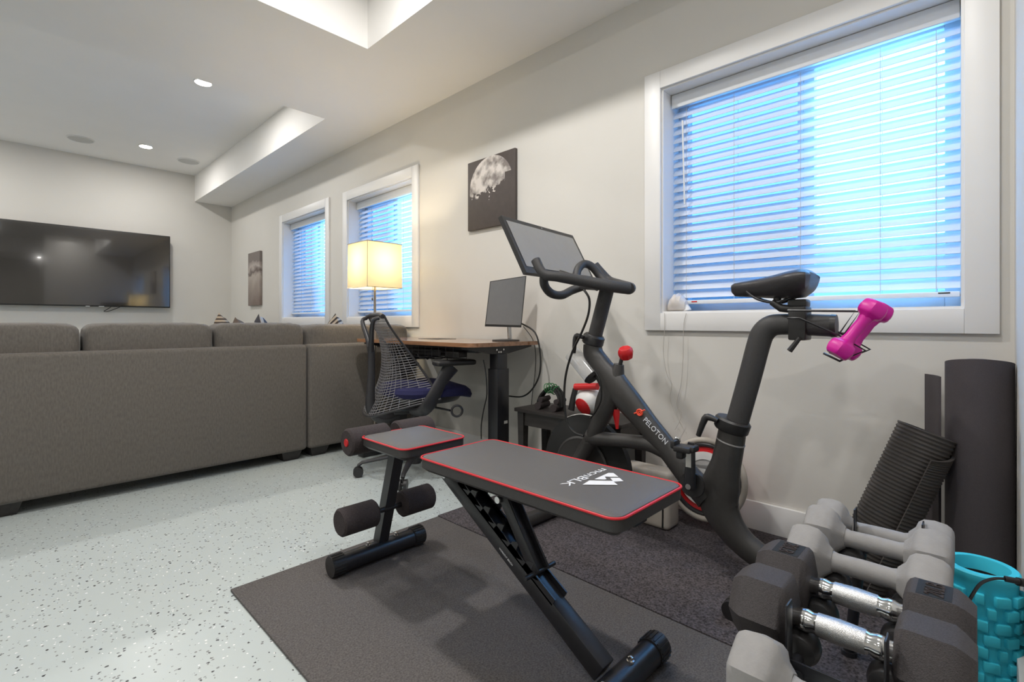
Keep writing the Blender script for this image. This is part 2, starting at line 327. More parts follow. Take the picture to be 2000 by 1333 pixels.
# ------------------------------------------------------------------ blinds
BL = ['white slatted blind over the large window above the exercise bike', 'white slatted blind behind the lamp shade in the middle window', 'white slatted blind in the small window nearest the television wall']
def blind(i, o, tilt, strings, bottom):
    y0, y1, z0, z1 = o; y0 += .016; y1 -= .016; z1 -= .014; z0 += .012; X = WX+.105; n = 23
    t = thing('window_blind', BL[i], 'blind', (X, (y0+y1)/2, z1), 0)
    g = G(); g.b2((X-.035, y0, z1-.062), (X-.025, y1, z1), .003).b2((X-.025, y0, z1-.045), (X+.025, y1, z1), .002); part('valance', g, 'vinyl', t)
    ztop = z1-.075; zb = z0+bottom; n = int(round((ztop-zb)/.0385)); st = (ztop-zb)/n
    a = R(tilt); hw = .0235; me = None
    for k in range(n):
        z = ztop-st*(k+.3); prof = []
        for q in range(5):
            s_ = -1+q*.5; h = .0028*(1-s_*s_); prof.append((s_*hw, h))
        if me is None:
            vs = []; fs = []
            for yy in (y0, y1):
                for (u, h) in prof: vs.append((u*math.cos(a)-h*math.sin(a)+0, yy-(y0+y1)/2, u*math.sin(a)+h*math.cos(a)))
                for (u, h) in prof: vs.append((u*math.cos(a)-(h-.0022)*math.sin(a), yy-(y0+y1)/2, u*math.sin(a)+(h-.0022)*math.cos(a)))
            for q in range(4):
                fs.append((q, q+1, 11+q, 10+q)); fs.append((5+q, 15+q, 16+q, 6+q))
            fs += [(0, 10, 15, 5), (4, 9, 19, 14), (0, 5, 6, 1), (1, 6, 7, 2), (2, 7, 8, 3), (3, 8, 9, 4), (10, 11, 16, 15), (11, 12, 17, 16), (12, 13, 18, 17), (13, 14, 19, 18)]
            me = G().add(vs, fs).mesh('slat', M['slat'])
        ob = bpy.data.objects.new('slat', me); COL.objects.link(ob); ob.parent = t; ob.location = (0, 0, z-z1)
    g = G().b2((X-.024, y0, zb-.022), (X+.024, y1, zb-.004), .004); part('bottom_rail', g, 'vinyl', t)
    for yy in strings:
        part('ladder_cord', G().tube([(X-.0235, yy, ztop), (X-.0235, yy, zb-.004)], .0009, 5), 'wcable', t)
        part('ladder_cord', G().tube([(X+.0235, yy, ztop), (X+.0235, yy, zb-.004)], .0009, 5), 'wcable', t)
    return t
TILT = 52
b1 = blind(0, OPEN[0], TILT, (.12, .27, .52, .77, .98), .055)
part('tilt_wand', G().tube([(2.140, 0.991, 1.741), (2.140, 0.981, 1.357)], .004, 8), 'whiteplastic', b1)
part('printed_tag', G().b2((WX+.0795, .085, .918), (WX+.0808, .115, .922)), 'black', b1)
part('red_tag', G().b2((WX+.0795, .930, .915), (WX+.0808, .955, .920)), 'redplastic', b1)
blind(1, OPEN[1], TILT, (3.08, 3.25, 3.48, 3.72, 3.88), .055)
blind(2, OPEN[2], TILT, (4.46, 4.63, 4.88, 5.12, 5.30), .055)

# ------------------------------------------------------------------ ceiling fixtures
DL = {0: 'recessed ceiling light at the near edge of the tray above the sofa', 1: 'recessed ceiling light near the television wall between two grilles',
      12: 'recessed ceiling light in the low ceiling at the top left corner'}
for i, (x, y, z) in enumerate(LIGHTS):
    if i not in (0, 1, 12): continue
    t = thing('recessed_light', DL[i], 'ceiling light', (x, y, z))
    part('trim_ring', G().torus((x, y, z-.001), (0, 0, 1), .058, .006), 'trim', t)
    part('lens', G().cyl((x, y, z-.0005), (x, y, z-.008), .052, seg=28), 'led', t)
for (x, y), lb in (((.54, 6.49), 'round white speaker grille in the ceiling, left of the far light'), ((1.46, 6.495), 'round white speaker grille in the ceiling, right of the far light')):
    t = thing('ceiling_speaker', lb, 'speaker', (x, y, HIGH))
    part('grille', G().cyl((x, y, HIGH-.006), (x, y, HIGH), .10, .10, 32), 'grille', t)
    part('rim', G().torus((x, y, HIGH-.004), (0, 0, 1), .104, .005, 32), 'trim', t)

# ------------------------------------------------------------------ television, pictures
t = thing('television', 'large black flat television mounted on the far wall above the sofa', 'television', (.69, 7.0, 1.0))
a, b = (-.20, 6.985, 1.003), (1.385, 7.03, 1.855)
part('casing', G().b2((a[0], a[1]+.004, a[2]), b, .004), 'plastic', t)
part('screen', G().b2((a[0]+.008, a[1], a[2]+.014), (b[0]-.008, a[1]+.005, b[2]-.008)), 'tv', t)
part('wall_mount', G().b2((.3, 7.03, 1.2), (.9, WY, 1.6), .005), 'steelblk', t)
part('rear_cable', G().tube([(.86, 7.035, 1.02), (.80, 7.035, .97), (.78, 7.035, .955), (.82, 7.035, .955), (.93, 7.035, 1.01)], .004, 6, smooth=5), 'cable', t)
part('bezel_mark', G().b2((.62, 6.981, 1.004), (.655, 6.985, 1.009)), 'white', t)
part('bezel_mark', G().b2((.73, 6.981, 1.004), (.775, 6.985, 1.009)), 'white', t)

def moon_mat():
    m = mat('moon_print', (78, 70, 67), .55, var=.08, scale=30); nt = m.node_tree; b = nt.nodes['Principled BSDF']; base = b.inputs['Base Color'].links[0].from_socket
    tc = nt.nodes.new('ShaderNodeTexCoord'); sp = nt.nodes.new('ShaderNodeSeparateXYZ'); nt.links.new(tc.outputs['Object'], sp.inputs[0])
    def mth(op, a, b_=None, c=None):
        n = nt.nodes.new('ShaderNodeMath'); n.operation = op
        for i, q in enumerate((a, b_, c)):
            if q is None: continue
            if isinstance(q, (int, float)): n.inputs[i].default_value = q
            else: nt.links.new(q, n.inputs[i])
        return n.outputs[0]
    y, z = sp.outputs[1], sp.outputs[2]
    dy = mth('ADD', y, 0.0); dz = mth('ADD', z, -.028)
    rr = mth('SQRT', mth('ADD', mth('MULTIPLY', dy, dy), mth('MULTIPLY', dz, dz)))
    disc = mth('LESS_THAN', rr, .188)
    n1 = nt.nodes.new('ShaderNodeTexNoise'); n1.inputs['Scale'].default_value = 16; n1.inputs['Detail'].default_value = 6; nt.links.new(tc.outputs['Object'], n1.inputs[0])
    n2 = nt.nodes.new('ShaderNodeTexNoise'); n2.inputs['Scale'].default_value = 60; n2.inputs['Detail'].default_value = 3; nt.links.new(tc.outputs['Object'], n2.inputs[0])
    edge = mth('ADD', mth('ADD', z, mth('MULTIPLY', mth('SUBTRACT', n1.outputs[0], .5), .16)), mth('MULTIPLY', mth('SUBTRACT', n2.outputs[0], .5), .10))
    edge = mth('ADD', edge, mth('MULTIPLY', y, .12))
    up = mth('GREATER_THAN', edge, .012)
    r1 = mth('LESS_THAN', z, .092); r2 = mth('LESS_THAN', y, -.125); cut = mth('SUBTRACT', 1, mth('MULTIPLY', r1, r2))
    fac = mth('MULTIPLY', mth('MULTIPLY', disc, up), cut)
    cr = nt.nodes.new('ShaderNodeValToRGB'); nt.links.new(n1.outputs[0], cr.inputs[0]); cr.color_ramp.elements[0].position = .38; cr.color_ramp.elements[0].color = lin((130, 122, 118))+(1,)
    cr.color_ramp.elements[1].position = .58; cr.color_ramp.elements[1].color = lin((215, 208, 202))+(1,)
    mx = nt.nodes.new('ShaderNodeMix'); mx.data_type = 'RGBA'; nt.links.new(fac, mx.inputs['Factor']); nt.links.new(base, mx.inputs['A']); nt.links.new(cr.outputs[0], mx.inputs['B'])
    nt.links.new(mx.outputs['Result'], b.inputs['Base Color']); return m
def beach_mat():
    m = mat('beach_print', (140, 126, 118), .6, var=.15, scale=50); nt = m.node_tree; b = nt.nodes['Principled BSDF']
    tc = nt.nodes.new('ShaderNodeTexCoord'); sp = nt.nodes.new('ShaderNodeSeparateXYZ'); nt.links.new(tc.outputs['Object'], sp.inputs[0])
    n = nt.nodes.new('ShaderNodeTexNoise'); n.inputs['Scale'].default_value = 9; n.inputs['Detail'].default_value = 5; nt.links.new(tc.outputs['Object'], n.inputs[0])
    ma = nt.nodes.new('ShaderNodeMath'); ma.operation = 'MULTIPLY_ADD'; ma.inputs[1].default_value = .35; nt.links.new(n.outputs[0], ma.inputs[0])
    mr = nt.nodes.new('ShaderNodeMapRange'); mr.inputs['From Min'].default_value = -.32; mr.inputs['From Max'].default_value = .32; nt.links.new(sp.outputs[2], mr.inputs[0]); nt.links.new(mr.outputs[0], ma.inputs[2])
    cr = nt.nodes.new('ShaderNodeValToRGB'); nt.links.new(ma.outputs[0], cr.inputs[0]); E = cr.color_ramp.elements
    E[0].position = .1; E[0].color = lin((118, 102, 96))+(1,); E[1].position = 1.15; E[1].color = lin((120, 112, 108))+(1,)
    for p, c in ((.55, (160, 148, 140)), (.72, (176, 166, 158)), (.8, (96, 84, 80)), (.88, (176, 166, 160)), (1.0, (140, 130, 126))):
        e = E.new(min(p, .999)); e.color = lin(c)+(1,)
    nt.links.new(cr.outputs[0], b.inputs['Base Color']); return m
M['moon'] = moon_mat(); M['beach'] = beach_mat()
def canvas(lb, y0, y1, z0, z1, m, d=.03):
    t = thing('canvas_picture', lb, 'picture', (WX, (y0+y1)/2, (z0+z1)/2))
    part('canvas', G().b2((WX-d, y0, z0), (WX-.002, y1, z1), .003), m, t)
    return t
canvas('dark square canvas print of a half hidden moon between the desk and the bike screen', 1.955, 2.37, 1.405, 1.835, 'moon', .022)
canvas('tall narrow canvas print of a pale sandy beach left of the small window', 5.99, 6.37, 1.03, 1.655, 'beach')

# ------------------------------------------------------------------ sofas and cushions
def cushion(g, a, b, bulge=.03, nx=10):
    """soft box between two corners, crowned on every side"""
    a = Vector(a); b = Vector(b); c = (a+b)/2; d = (b-a)/2
    bm = bmesh.new(); bmesh.ops.create_cube(bm, size=2); bmesh.ops.subdivide_edges(bm, edges=bm.edges, cuts=11, use_grid_fill=True)
    for v in bm.verts:
        p = Vector([math.sin(q*math.pi/2) for q in v.co]); n = 7; k = (abs(p.x)**n+abs(p.y)**n+abs(p.z)**n)**(1/n)
        if k > 1: p = p/k
        w = .003*math.sin(p.x*14+c[0]*7)*math.cos(p.z*6+p.y*6)
        v.co = Vector((p.x*d.x, p.y*d.y, p.z*d.z))+c+Vector((0, w, w))
    return g.bm(bm)
def sofa_foot(t, x, y):
    g = G(); w = .06; g.add([(x-w*.7, y-w*.7, .0), (x+w*.7, y-w*.7, 0), (x+w*.7, y+w*.7, 0), (x-w*.7, y+w*.7, 0), (x-w, y-w, .058), (x+w, y-w, .058), (x+w, y+w, .058), (x-w, y+w, .058)],
        [(3, 2, 1, 0), (4, 5, 6, 7), (0, 1, 5, 4), (1, 2, 6, 5), (2, 3, 7, 6), (3, 0, 4, 7)]); part('foot', g, 'tabletop', t)
SY = 2.95
t = thing('sofa', 'long grey fabric sofa section seen from behind, on the speckled floor', 'sofa', (0, SY+.4, 0))
part('back_panel', G().b2((-1.95, SY, .057), (1.279, SY+.17, .692), .022, 3), 'sofa', t)
part('seat_base', G().b2((-1.95, SY+.172, .057), (1.279, SY+.92, .28), .02, 3), 'sofa', t)
part('arm', G().b2((-2.15, SY, .057), (-1.955, SY+.92, .56), .03, 3), 'sofa', t)
for k, (x0, x1) in enumerate(((-.835, -.295), (-.29, .252), (.262, .797), (.803, 1.29))):
    part('back_cushion', cushion(G(), (x0, SY+.05, .60), (x1, SY+.30, .822), .022), 'sofa', t)
for x0, x1 in ((-1.9, -.85), (-.84, .215), (.22, 1.275)):
    part('seat_cushion', cushion(G(), (x0, SY+.2, .27), (x1, SY+.90, .43), .02), 'sofa', t)
for x in (-1.8, 0, 1.20): sofa_foot(t, x, SY+.09)
sofa_foot(t, 1.20, SY+.8); sofa_foot(t, -1.8, SY+.8)
t = thing('sofa', 'grey fabric corner sofa section running along the window wall behind the desk', 'sofa', (1.67, SY+.4, 0))
part('back_panel', G().b2((1.288, SY, .057), (2.05, SY+.17, .692), .022, 3), 'sofa', t)
part('side_panel', G().b2((1.90, SY+.172, .057), (2.05, 6.1, .66), .022, 3), 'sofa', t)
part('seat_base', G().b2((1.288, SY+.172, .057), (1.898, 6.1, .28), .02, 3), 'sofa', t)
part('back_cushion', cushion(G(), (1.30, SY+.05, .60), (2.05, SY+.30, .815), .022), 'sofa', t)
for y0, y1 in ((3.70, 4.2), (4.21, 5.12), (5.13, 6.05)):
    part('side_cushion', cushion(G(), (1.79, y0, .42), (1.95, y1, .80), .022), 'sofa', t)
    part('seat_cushion', cushion(G(), (1.30, (y0 if y0 > 4 else 3.3)-.05, .27), (1.785, y1-.06, .43), .02), 'sofa', t)
sofa_foot(t, 1.37, SY+.09); sofa_foot(t, 1.95, SY+.09); sofa_foot(t, 1.37, 6.0); sofa_foot(t, 1.97, 6.0)
def stripes(name, c1, c2, sc, rot):
    m = mat(name, c1, .9, var=.05, scale=80, bump=.2); nt = m.node_tree; b = nt.nodes['Principled BSDF']; base = b.inputs['Base Color'].links[0].from_socket
    tc = nt.nodes.new('ShaderNodeTexCoord'); mp = nt.nodes.new('ShaderNodeMapping'); mp.inputs['Rotation'].default_value = rot; nt.links.new(tc.outputs['Object'], mp.inputs[0])
    w = nt.nodes.new('ShaderNodeTexWave'); w.bands_direction = 'Z'; w.inputs['Scale'].default_value = sc; w.inputs['Distortion'].default_value = .6; nt.links.new(mp.outputs[0], w.inputs[0])
    g_ = nt.nodes.new('ShaderNodeMath'); g_.operation = 'GREATER_THAN'; g_.inputs[1].default_value = .55; nt.links.new(w.outputs['Fac'], g_.inputs[0])
    mx = nt.nodes.new('ShaderNodeMix'); mx.data_type = 'RGBA'; mx.inputs['B'].default_value = lin(c2)+(1,); nt.links.new(g_.outputs[0], mx.inputs['Factor']); nt.links.new(base, mx.inputs['A'])
    nt.links.new(mx.outputs['Result'], b.inputs['Base Color']); return m
def pillow(lb, c, s, rot, m):
    t = thing('throw_pillow', lb, 'pillow', (c[0], c[1], c[2]-s*.5))
    bm = bmesh.new(); bmesh.ops.create_grid(bm, x_segments=12, y_segments=12, size=1); vs = [v.co.copy() for v in bm.verts]; bm.verts.index_update(); fs = [[v.index for v in f.verts] for f in bm.faces]; bm.free()
    g = G(); T = Matrix.Translation(c) @ Matrix.Rotation(R(rot[2]), 4, 'Z') @ Matrix.Rotation(R(rot[0]), 4, 'Y') @ Matrix.Rotation(R(rot[1]), 4, 'Z'); h = s/2
    for sg in (1, -1):
        q = []
        for v in vs:
            pin = 1-.07*(1-abs(v.x)**2)*abs(v.y)**3; pin2 = 1-.07*(1-abs(v.y)**2)*abs(v.x)**3
            q.append((v.x*h*pin2, v.y*h*pin, sg*.07*((1-v.x**4)*(1-v.y**4))**.6))
        g.add(q, fs if sg > 0 else [f[::-1] for f in fs], T)
    part('cover', g, m, t); return t
M['stripe'] = stripes('striped_cover', (168, 150, 128), (70, 58, 50), 9, (0, 0, 0))
M['stripe2'] = stripes('navy_striped_cover', (60, 58, 64), (170, 160, 150), 5, (0, R(90), 0))
M['pattern'] = stripes('patterned_cover', (172, 160, 146), (52, 44, 42), 11, (R(40), R(30), 0))
pillow('tan pillow with dark stripes, leftmost of those showing above the sofa back', (1.50, 5.34, .675), .36, (82, 38, 12), 'stripe')
pillow('plain brown pillow slumped between the striped pillow and the navy one', (1.54, 4.93, .665), .32, (78, 30, 6), 'brown')
pillow('navy and pale striped pillow left of the small window', (1.58, 4.54, .665), .345, (80, 52, -8), 'stripe2')
pillow('patterned black and cream pillow just left of the lamp shade', (1.71, 3.455, .668), .33, (84, 58, -6), 'pattern')

# ------------------------------------------------------------------ floor lamp
LX_, LY_ = 1.712, 2.915
t = thing('floor_lamp', 'lit floor lamp with a square cream shade standing behind the desk', 'lamp', (LX_, LY_, 0))
part('base', G().lathe([(.11, 0), (.11, .012), (.02, .02), (.012, .03)], (LX_, LY_, .0)), 'brass', t)
part('pole', G().cyl((LX_, LY_, .02), (LX_, LY_, 1.08), .008), 'brass', t)
hb = .128; za, zb = 1.052, 1.342
g = G()
for sx, sy, ex, ey in ((-1, -1, 1, -1), (1, -1, 1, 1), (1, 1, -1, 1), (-1, 1, -1, -1)):
    p = [(LX_+sx*hb, LY_+sy*hb, za), (LX_+ex*hb, LY_+ey*hb, za), (LX_+ex*hb*.98, LY_+ey*hb*.98, zb), (LX_+sx*hb*.98, LY_+sy*hb*.98, zb)]
    g.add(p, [(0, 1, 2, 3)])
part('lamp_shade', g, 'shade', t)
g = G()
for z in (za, zb):
    c4 = [(LX_+sx*hb, LY_+sy*hb, z) for sx, sy in ((-1, -1), (1, -1), (1, 1), (-1, 1))]
    for i in range(4): g.tube([c4[i], c4[(i+1) % 4]], .002, 6)
g.tube([(LX_-hb, LY_-hb, za), (LX_-hb*.98, LY_-hb*.98, zb)], .0015, 6)
part('shade_frame', g, 'brass', t)
part('bulb', G().lathe([(.012, 0), (.015, .02), (.03, .055), (.028, .08), (.01, .098)], (LX_, LY_, 1.09)), mat('bulb_glow', (255, 225, 170), .4, emit=(255, 214, 150), es=5), t)
part('pull_chain', G().tube([(LX_-.03, LY_-.02, 1.10), (LX_-.03, LY_-.02, .985)], .0012, 5).lathe([(.001, 0), (.005, .006), (.004, .016), (.001, .02)], (LX_-.03, LY_-.02, .968)), 'steelblk', t)
_l = bpy.data.lights.new('lamp_bulb_light', 'POINT'); _l.energy = 9; _l.color = (1, .84, .60); _l.shadow_soft_size = .035
_o = bpy.data.objects.new('lamp_bulb_light', _l); COL.objects.link(_o); _o.location = (LX_, LY_, 1.225)

# ------------------------------------------------------------------ desk
t = thing('standing_desk', 'height adjustable desk with a walnut brown top and black steel legs', 'desk', (1.8, 2.3, 0))
DX0, DX1, DY0, DY1, DZ = 1.545, 2.05, 1.755, 2.885, .724
poly = []
for (cx, cy, a0) in ((DX1-.03, DY1-.03, 0), (DX0+.05, DY1-.05, 90), (DX0+.05, DY0+.05, 180), (DX1-.03, DY0+.03, 270)):
    rr = .05 if a0 in (90, 180) else .03
    for k in range(7): aa = R(a0+15*k); poly.append((cx+rr*math.cos(aa), cy+rr*math.sin(aa), DZ-.02))
part('tabletop', G().prism(poly, (0, 0, .02)), 'wood', t)
g = G().b2((1.66, 1.85, DZ-.055), (1.70, 2.80, DZ-.022), .002).b2((1.88, 1.85, DZ-.055), (1.92, 2.80, DZ-.022), .002); part('frame_rail', g, 'steelblk', t)
for y in (1.83, 2.76):
    g = G(); g.prism([(1.56, y-.02, DZ-.022), (2.03, y-.02, DZ-.022), (2.03, y-.02, DZ-.032), (1.85, y-.02, DZ-.062), (1.74, y-.02, DZ-.062), (1.56, y-.02, DZ-.032)], (0, .04, 0)); part('bracket', g, 'steelblk', t)
    part('leg', G().b2((1.76, y-.03, .36), (1.83, y+.03, DZ-.062), .002).b2((1.753, y-.036, .05), (1.837, y+.036, .58 if y > 2 else .585), .003), 'steelblk', t)
    part('foot', G().b2((1.52, y-.035, .0), (2.03, y+.035, .05), .01), 'steelblk', t)
g = G()
for dx, dz in ((-.03, 0), (-.015, -.012), (.0, -.012), (.02, 0)): g.cyl((1.79+dx, 1.81, DZ-.04+dz), (1.79+dx, 1.806, DZ-.04+dz), .005, seg=8)
part('bolt', g, 'chrome', t)
part('warning_label', G().b2((1.80, 1.7935, .30), (1.825, 1.794, .315)), 'shelf', t)
# wire tray with the tangle of cables
g = G()
for k in range(9): y = 1.95+k*.06; g.tube([(1.59, y, .70), (1.59, y, .64), (1.68, y, .635), (1.68, y, .70)], .0015, 5)
for x, z in ((1.59, .70), (1.59, .67), (1.59, .64), (1.635, .637), (1.68, .635), (1.68, .67)): g.tube([(x, 1.95, z), (x, 2.43, z)], .0015, 5)
part('cable_tray', g, 'steelblk', t)
part('power_adapter', G().b2((1.60, 1.92, .645), (1.66, 2.03, .675), .006), 'plastic', t)
part('power_strip', G().b2((1.61, 2.08, .645), (1.66, 2.38, .68), .006), 'plastic', t)
g = G(); random.seed(3)
for k in range(7):
    p = [(1.60+random.random()*.07, 2.0+random.random()*.4, .625+random.random()*.06) for _ in range(6)]; g.tube(p, .003, 5, smooth=4)
part('tangled_cables', g, 'cable', t)
wire('power_cord', [(1.640, 1.778, 0.641), (1.640, 1.760, 0.575), (1.640, 1.753, 0.475), (1.640, 1.775, 0.398), (1.640, 1.793, 0.320), (1.640, 1.793, 0.249)], .003, 'cable', 'thin black cord hanging from the desk tray left of the desk leg')
wire('charging_cable', [(1.66, 2.35, .63), (1.62, 2.5, .60), (1.60, 2.45, .575), (1.60, 2.36, .58), (1.60, 2.30, .565), (1.60, 2.38, .56), (1.60, 2.5, .585)], .003, 'cable', 'bundled black cable loop hanging under the desk behind the chair back')
# monitor
t = thing('computer_monitor', 'thin black computer monitor turned sideways on the desk by the wall', 'monitor', (1.90, 1.85, DZ))
TL, TR, BR, BLc = (1.830, 1.931, 1.047), (1.960, 1.784, 1.077), (1.940, 1.803, 0.798), (1.810, 1.951, 0.803)
TL, TR, BR, BLc = [Vector(q) for q in (TL, TR, BR, BLc)]
nrm = (TR-TL).cross(BLc-TL).normalized()
if nrm.dot(Vector((0, 0, .82))-Vector((0, 0, .82))-TL) < 0: nrm = -nrm
part('casing', G().prism([TL, TR, BR, BLc], -nrm*.02), 'plastic', t)
def ins(a, b, c, d, k, kb):
    u = (b-a).normalized(); v = (d-a).normalized(); return [a+u*k+v*k, b-u*k+v*k, c-u*k-v*kb, d+u*k-v*kb]
part('screen', G().prism([q+nrm*.0008 for q in ins(TL, TR, BR, BLc, .004, .012)], nrm*.0005), 'screen', t)
mc = (TL+TR+BR+BLc)/4-nrm*.03
part('stand', G().tube([mc+Vector((0.02, 0, 0)), Vector((mc.x+.03, mc.y, DZ+.01))], .012, 12), 'chrome', t)
part('stand_base', G().lathe([(.075, 0), (.075, .006), (.03, .01)], (mc.x+.01, mc.y+.01, DZ)), 'plastic', t)
wire('monitor_cable', [(1.990, 1.850, 0.820), (1.990, 1.748, 0.770), (1.990, 1.712, 0.662), (1.990, 1.715, 0.552), (1.990, 1.766, 0.466), (1.990, 1.842, 0.416), (1.990, 1.953, 0.408)], .0045, 'cable', 'thick black cable looping from the monitor past the desk edge')
wire('monitor_cable', [(2.050, 1.890, 0.803), (2.050, 1.820, 0.734), (2.050, 1.797, 0.655), (2.050, 1.801, 0.542), (2.050, 1.820, 0.426), (2.050, 1.831, 0.339)], .002, 'cable', 'thin dark cable hanging down the wall right of the desk leg')
tag(part('sheet_of_paper', G().b2((1.80, 2.35, DZ), (1.94, 2.55, DZ+.0015)), 'plastic'), 'thin dark folder lying flat on the desk top', 'folder')

# ------------------------------------------------------------------ office chair
ch = thing('office_chair', 'black mesh back office chair with a navy seat pushed to the desk', 'chair', (1.57, 2.27, 0), 0)
CH = Matrix.Translation((1.582, 2.27, 0)) @ Matrix.Rotation(R(-14), 4, 'Z')
def cl(p): return CH @ Vector(p)
def cp(name, g, m, parent=None):
    g.v = [tuple(CH @ Vector(q)) for q in g.v]; return part(name, g, m, parent or ch)
cp('column', G().cyl((0, 0, .07), (0, 0, .36), .022).cyl((0, 0, .05), (0, 0, .20), .032), 'chairblk')
cp('base_hub', G().lathe([(.04, .06), (.045, .11), (.03, .125)]), 'chairblk')
for k in range(5):
    aa = R(151.6+14+72*k); c_, s_ = math.cos(aa), math.sin(aa)
    cp('base_arm', G().tube([(c_*.02, s_*.02, .105), (c_*.15, s_*.15, .095), (c_*.28, s_*.28, .075), (c_*.30, s_*.30, .06)], [.022, .018, .012, .01], 10, rb=[.012, .012, .009, .009]), 'chairblk')
    g = G(); tx = Vector((-s_, c_, 0)); cc = Vector((c_*.30, s_*.30, .027))
    for sd in (-1, 1): g.cyl(cc+tx*sd*.007, cc+tx*sd*.022, .026, seg=18)
    g.cyl(cc-tx*.02, cc+tx*.02, .01, seg=10).cyl((c_*.30, s_*.30, .03), (c_*.30, s_*.30, .062), .007, seg=8)
    cp('caster', g, 'plastic')
cp('tilt_mechanism', G().box((-.02, 0, .375), (.24, .16, .05), .015).box((-.08, 0, .36), (.12, .10, .06), .015), 'chairblk')
cp('seat_pan', G().loft([[Vector((.21*k*math.cos(t)+.05, .225*k*math.sin(t), z)) for t in [2*math.pi*j/32 for j in range(32)]] for k, z in ((.55, .385), (.9, .40), (1.0, .425), (1.02, .44))]), 'chairblk')
def sup(t, a, b, n=3.2): c_, s_ = math.cos(t), math.sin(t); return (a*math.copysign(abs(c_)**(2/n), c_), b*math.copysign(abs(s_)**(2/n), s_))
rg = []
for k, z in ((.80, .425), (1.0, .437), (1.03, .458), (1.0, .478), (.9, .49), (.6, .496), (.2, .497)):
    ring = []
    for j in range(36):
        x, y = sup(2*math.pi*j/36, .255*k, .235*k); ring.append(Vector((x*.90+.055, y, z-.035*max(0, (x-.12)/.13)**2)))
    rg.append(ring)
cp('seat', G().loft(rg), 'navy')
cp('tilt_lever', G().cyl((.05, -.1, .37), (.10, -.24, .365), .006, seg=8).torus((.125, -.27, .365), (.3, 1, 0), .028, .006), 'chairblk')
for sd in (-1, 1):
    g = G(); g.tube([(-.06, sd*.10, .36), (-.05, sd*.22, .37), (-.02, sd*.262, .42), (.035, sd*.27, .52), (.095, sd*.27, .60)], [.03, .034, .038, .032, .045], 14, rb=[.015, .015, .014, .013, .018], side=(0, 1, 0), smooth=4)
    arm = cp('arm', g, 'chairblk')
    g = G().box((.11, sd*.27, .617), (.22, .085, .028), .012, seg=3); cp('arm_pad', g, 'plastic', arm)
# Y shaped back tower
g = G()
g.tube([(-.10, 0, .33), (-.18, 0, .315), (-.243, 0, .37), (-.245, 0, .48), (-.240, 0, .62), (-.245, 0, .70)], [.03, .034, .028, .022, .02, .018], 12, rb=[.03, .034, .024, .019, .017, .018], side=(0, 1, 0), smooth=4)
for sd in (-1, 1): g.tube([(-.244, 0, .67), (-.252, sd*.035, .74), (-.262, sd*.10, .83), (-.235, sd*.115, .848)], [.018, .013, .011, .010], 10, smooth=4)
cp('back_tower', g, 'chairblk')
def net(u, v):           # u -1..1 across, v 0..1 up
    hw = .275-.135*v**.75-.03*math.sin(v*math.pi); z = .335+.525*v
    x = -.228+.058*math.sin(v*math.pi*.95)+.30*(1-v)**1.4*abs(u)**3.4
    return Vector((x-.04*(1-v)**4, u*hw, z+.10*(1-v)**2*abs(u)**2))
g = G()
for i in range(37):
    v = i/36; g.tube([net(-1+2*k/16, v) for k in range(17)], .0018, 4, cap=False)
for i in range(23):
    u = -1+2*i/22; g.tube([net(u, k/20) for k in range(21)], .0015, 4, cap=False)
bk = cp('backrest', g, 'mesh')
g = G(); g.tube([net(-1, 1-k/12) for k in range(13)]+[net(-1+2*k/14, 0) for k in range(1, 14)]+[net(1, k/12) for k in range(13)], .006, 8)
g.tube([net(-1, 1)+Vector((-.005, 0, -.005)), net(-.5, 1)+Vector((0, 0, .004)), net(.5, 1)+Vector((0, 0, .004)), net(1, 1)+Vector((-.005, 0, -.005))], [.012, .013, .013, .012], 10)
cp('backrest_rim', g, 'chairblk', bk)

# ------------------------------------------------------------------ side table and what stands on it
TZ = .393; X0, X1, Y0, Y1 = 1.80, 2.045, 1.10, 1.722
t = thing('side_table', 'low dark wooden side table against the wall behind the bike', 'table', ((X0+X1)/2, (Y0+Y1)/2, 0))
part('tabletop', G().b2((X0, Y0, TZ-.018), (X1, Y1, TZ), .002), 'tabletop', t)
part('apron', G().b2((X0+.02, Y0+.02, TZ-.085), (X1-.02, Y1-.02, TZ-.018)), 'tabletop', t)
for x in (X0+.012, X1-.052):
    for y in (Y0+.012, Y1-.052):
        part('leg', G().add([(x+.006, y+.006, .009), (x+.034, y+.006, .009), (x+.034, y+.034, .009), (x+.006, y+.034, .009), (x, y, TZ-.019), (x+.04, y, TZ-.019), (x+.04, y+.04, TZ-.019), (x, y+.04, TZ-.019)], [(3, 2, 1, 0), (4, 5, 6, 7), (0, 1, 5, 4), (1, 2, 6, 5), (2, 3, 7, 6), (3, 0, 4, 7)]), 'tabletop', t)
# push-up grips with coiled cord
t = thing('exercise_rope', 'coiled black rope with green binding standing on the dark side table', 'rope', (1.90, 1.56, TZ))
g = G(); cx, cy = 1.89, 1.56
for k in range(4):
    rr = .066+.005*(k % 2); dx = -.018+.012*k
    g.tube([(cx+dx+.02*math.sin(a), cy+rr*math.cos(a)*1.05, TZ+.018+rr*1.25*max(0, math.sin(a))) for a in [math.pi*j/14 for j in range(15)]], .0062, 7)
part('coil', g, 'black', t)
g = G()
for k in range(5): a = R(72+k*11); g.torus((cx+.005, cy+.07*math.cos(a)*1.05, TZ+.018+.07*1.25*math.sin(a)), (0, -math.sin(a), math.cos(a)), .024, .0022, 14, 5)
part('green_binding', g, 'darkgreen', t)
for y in (1.50, 1.60):
    part('foam_handle', G().tube([(1.84, y, TZ+.018), (1.94, y+.02, TZ+.018)], [.0175, .0175], 14), 'foam', t)
    part('foam_handle', G().tube([(1.86, y-.0, TZ+.045), (1.95, y+.02, TZ+.045)], [.013, .013], 14), 'foam', t)
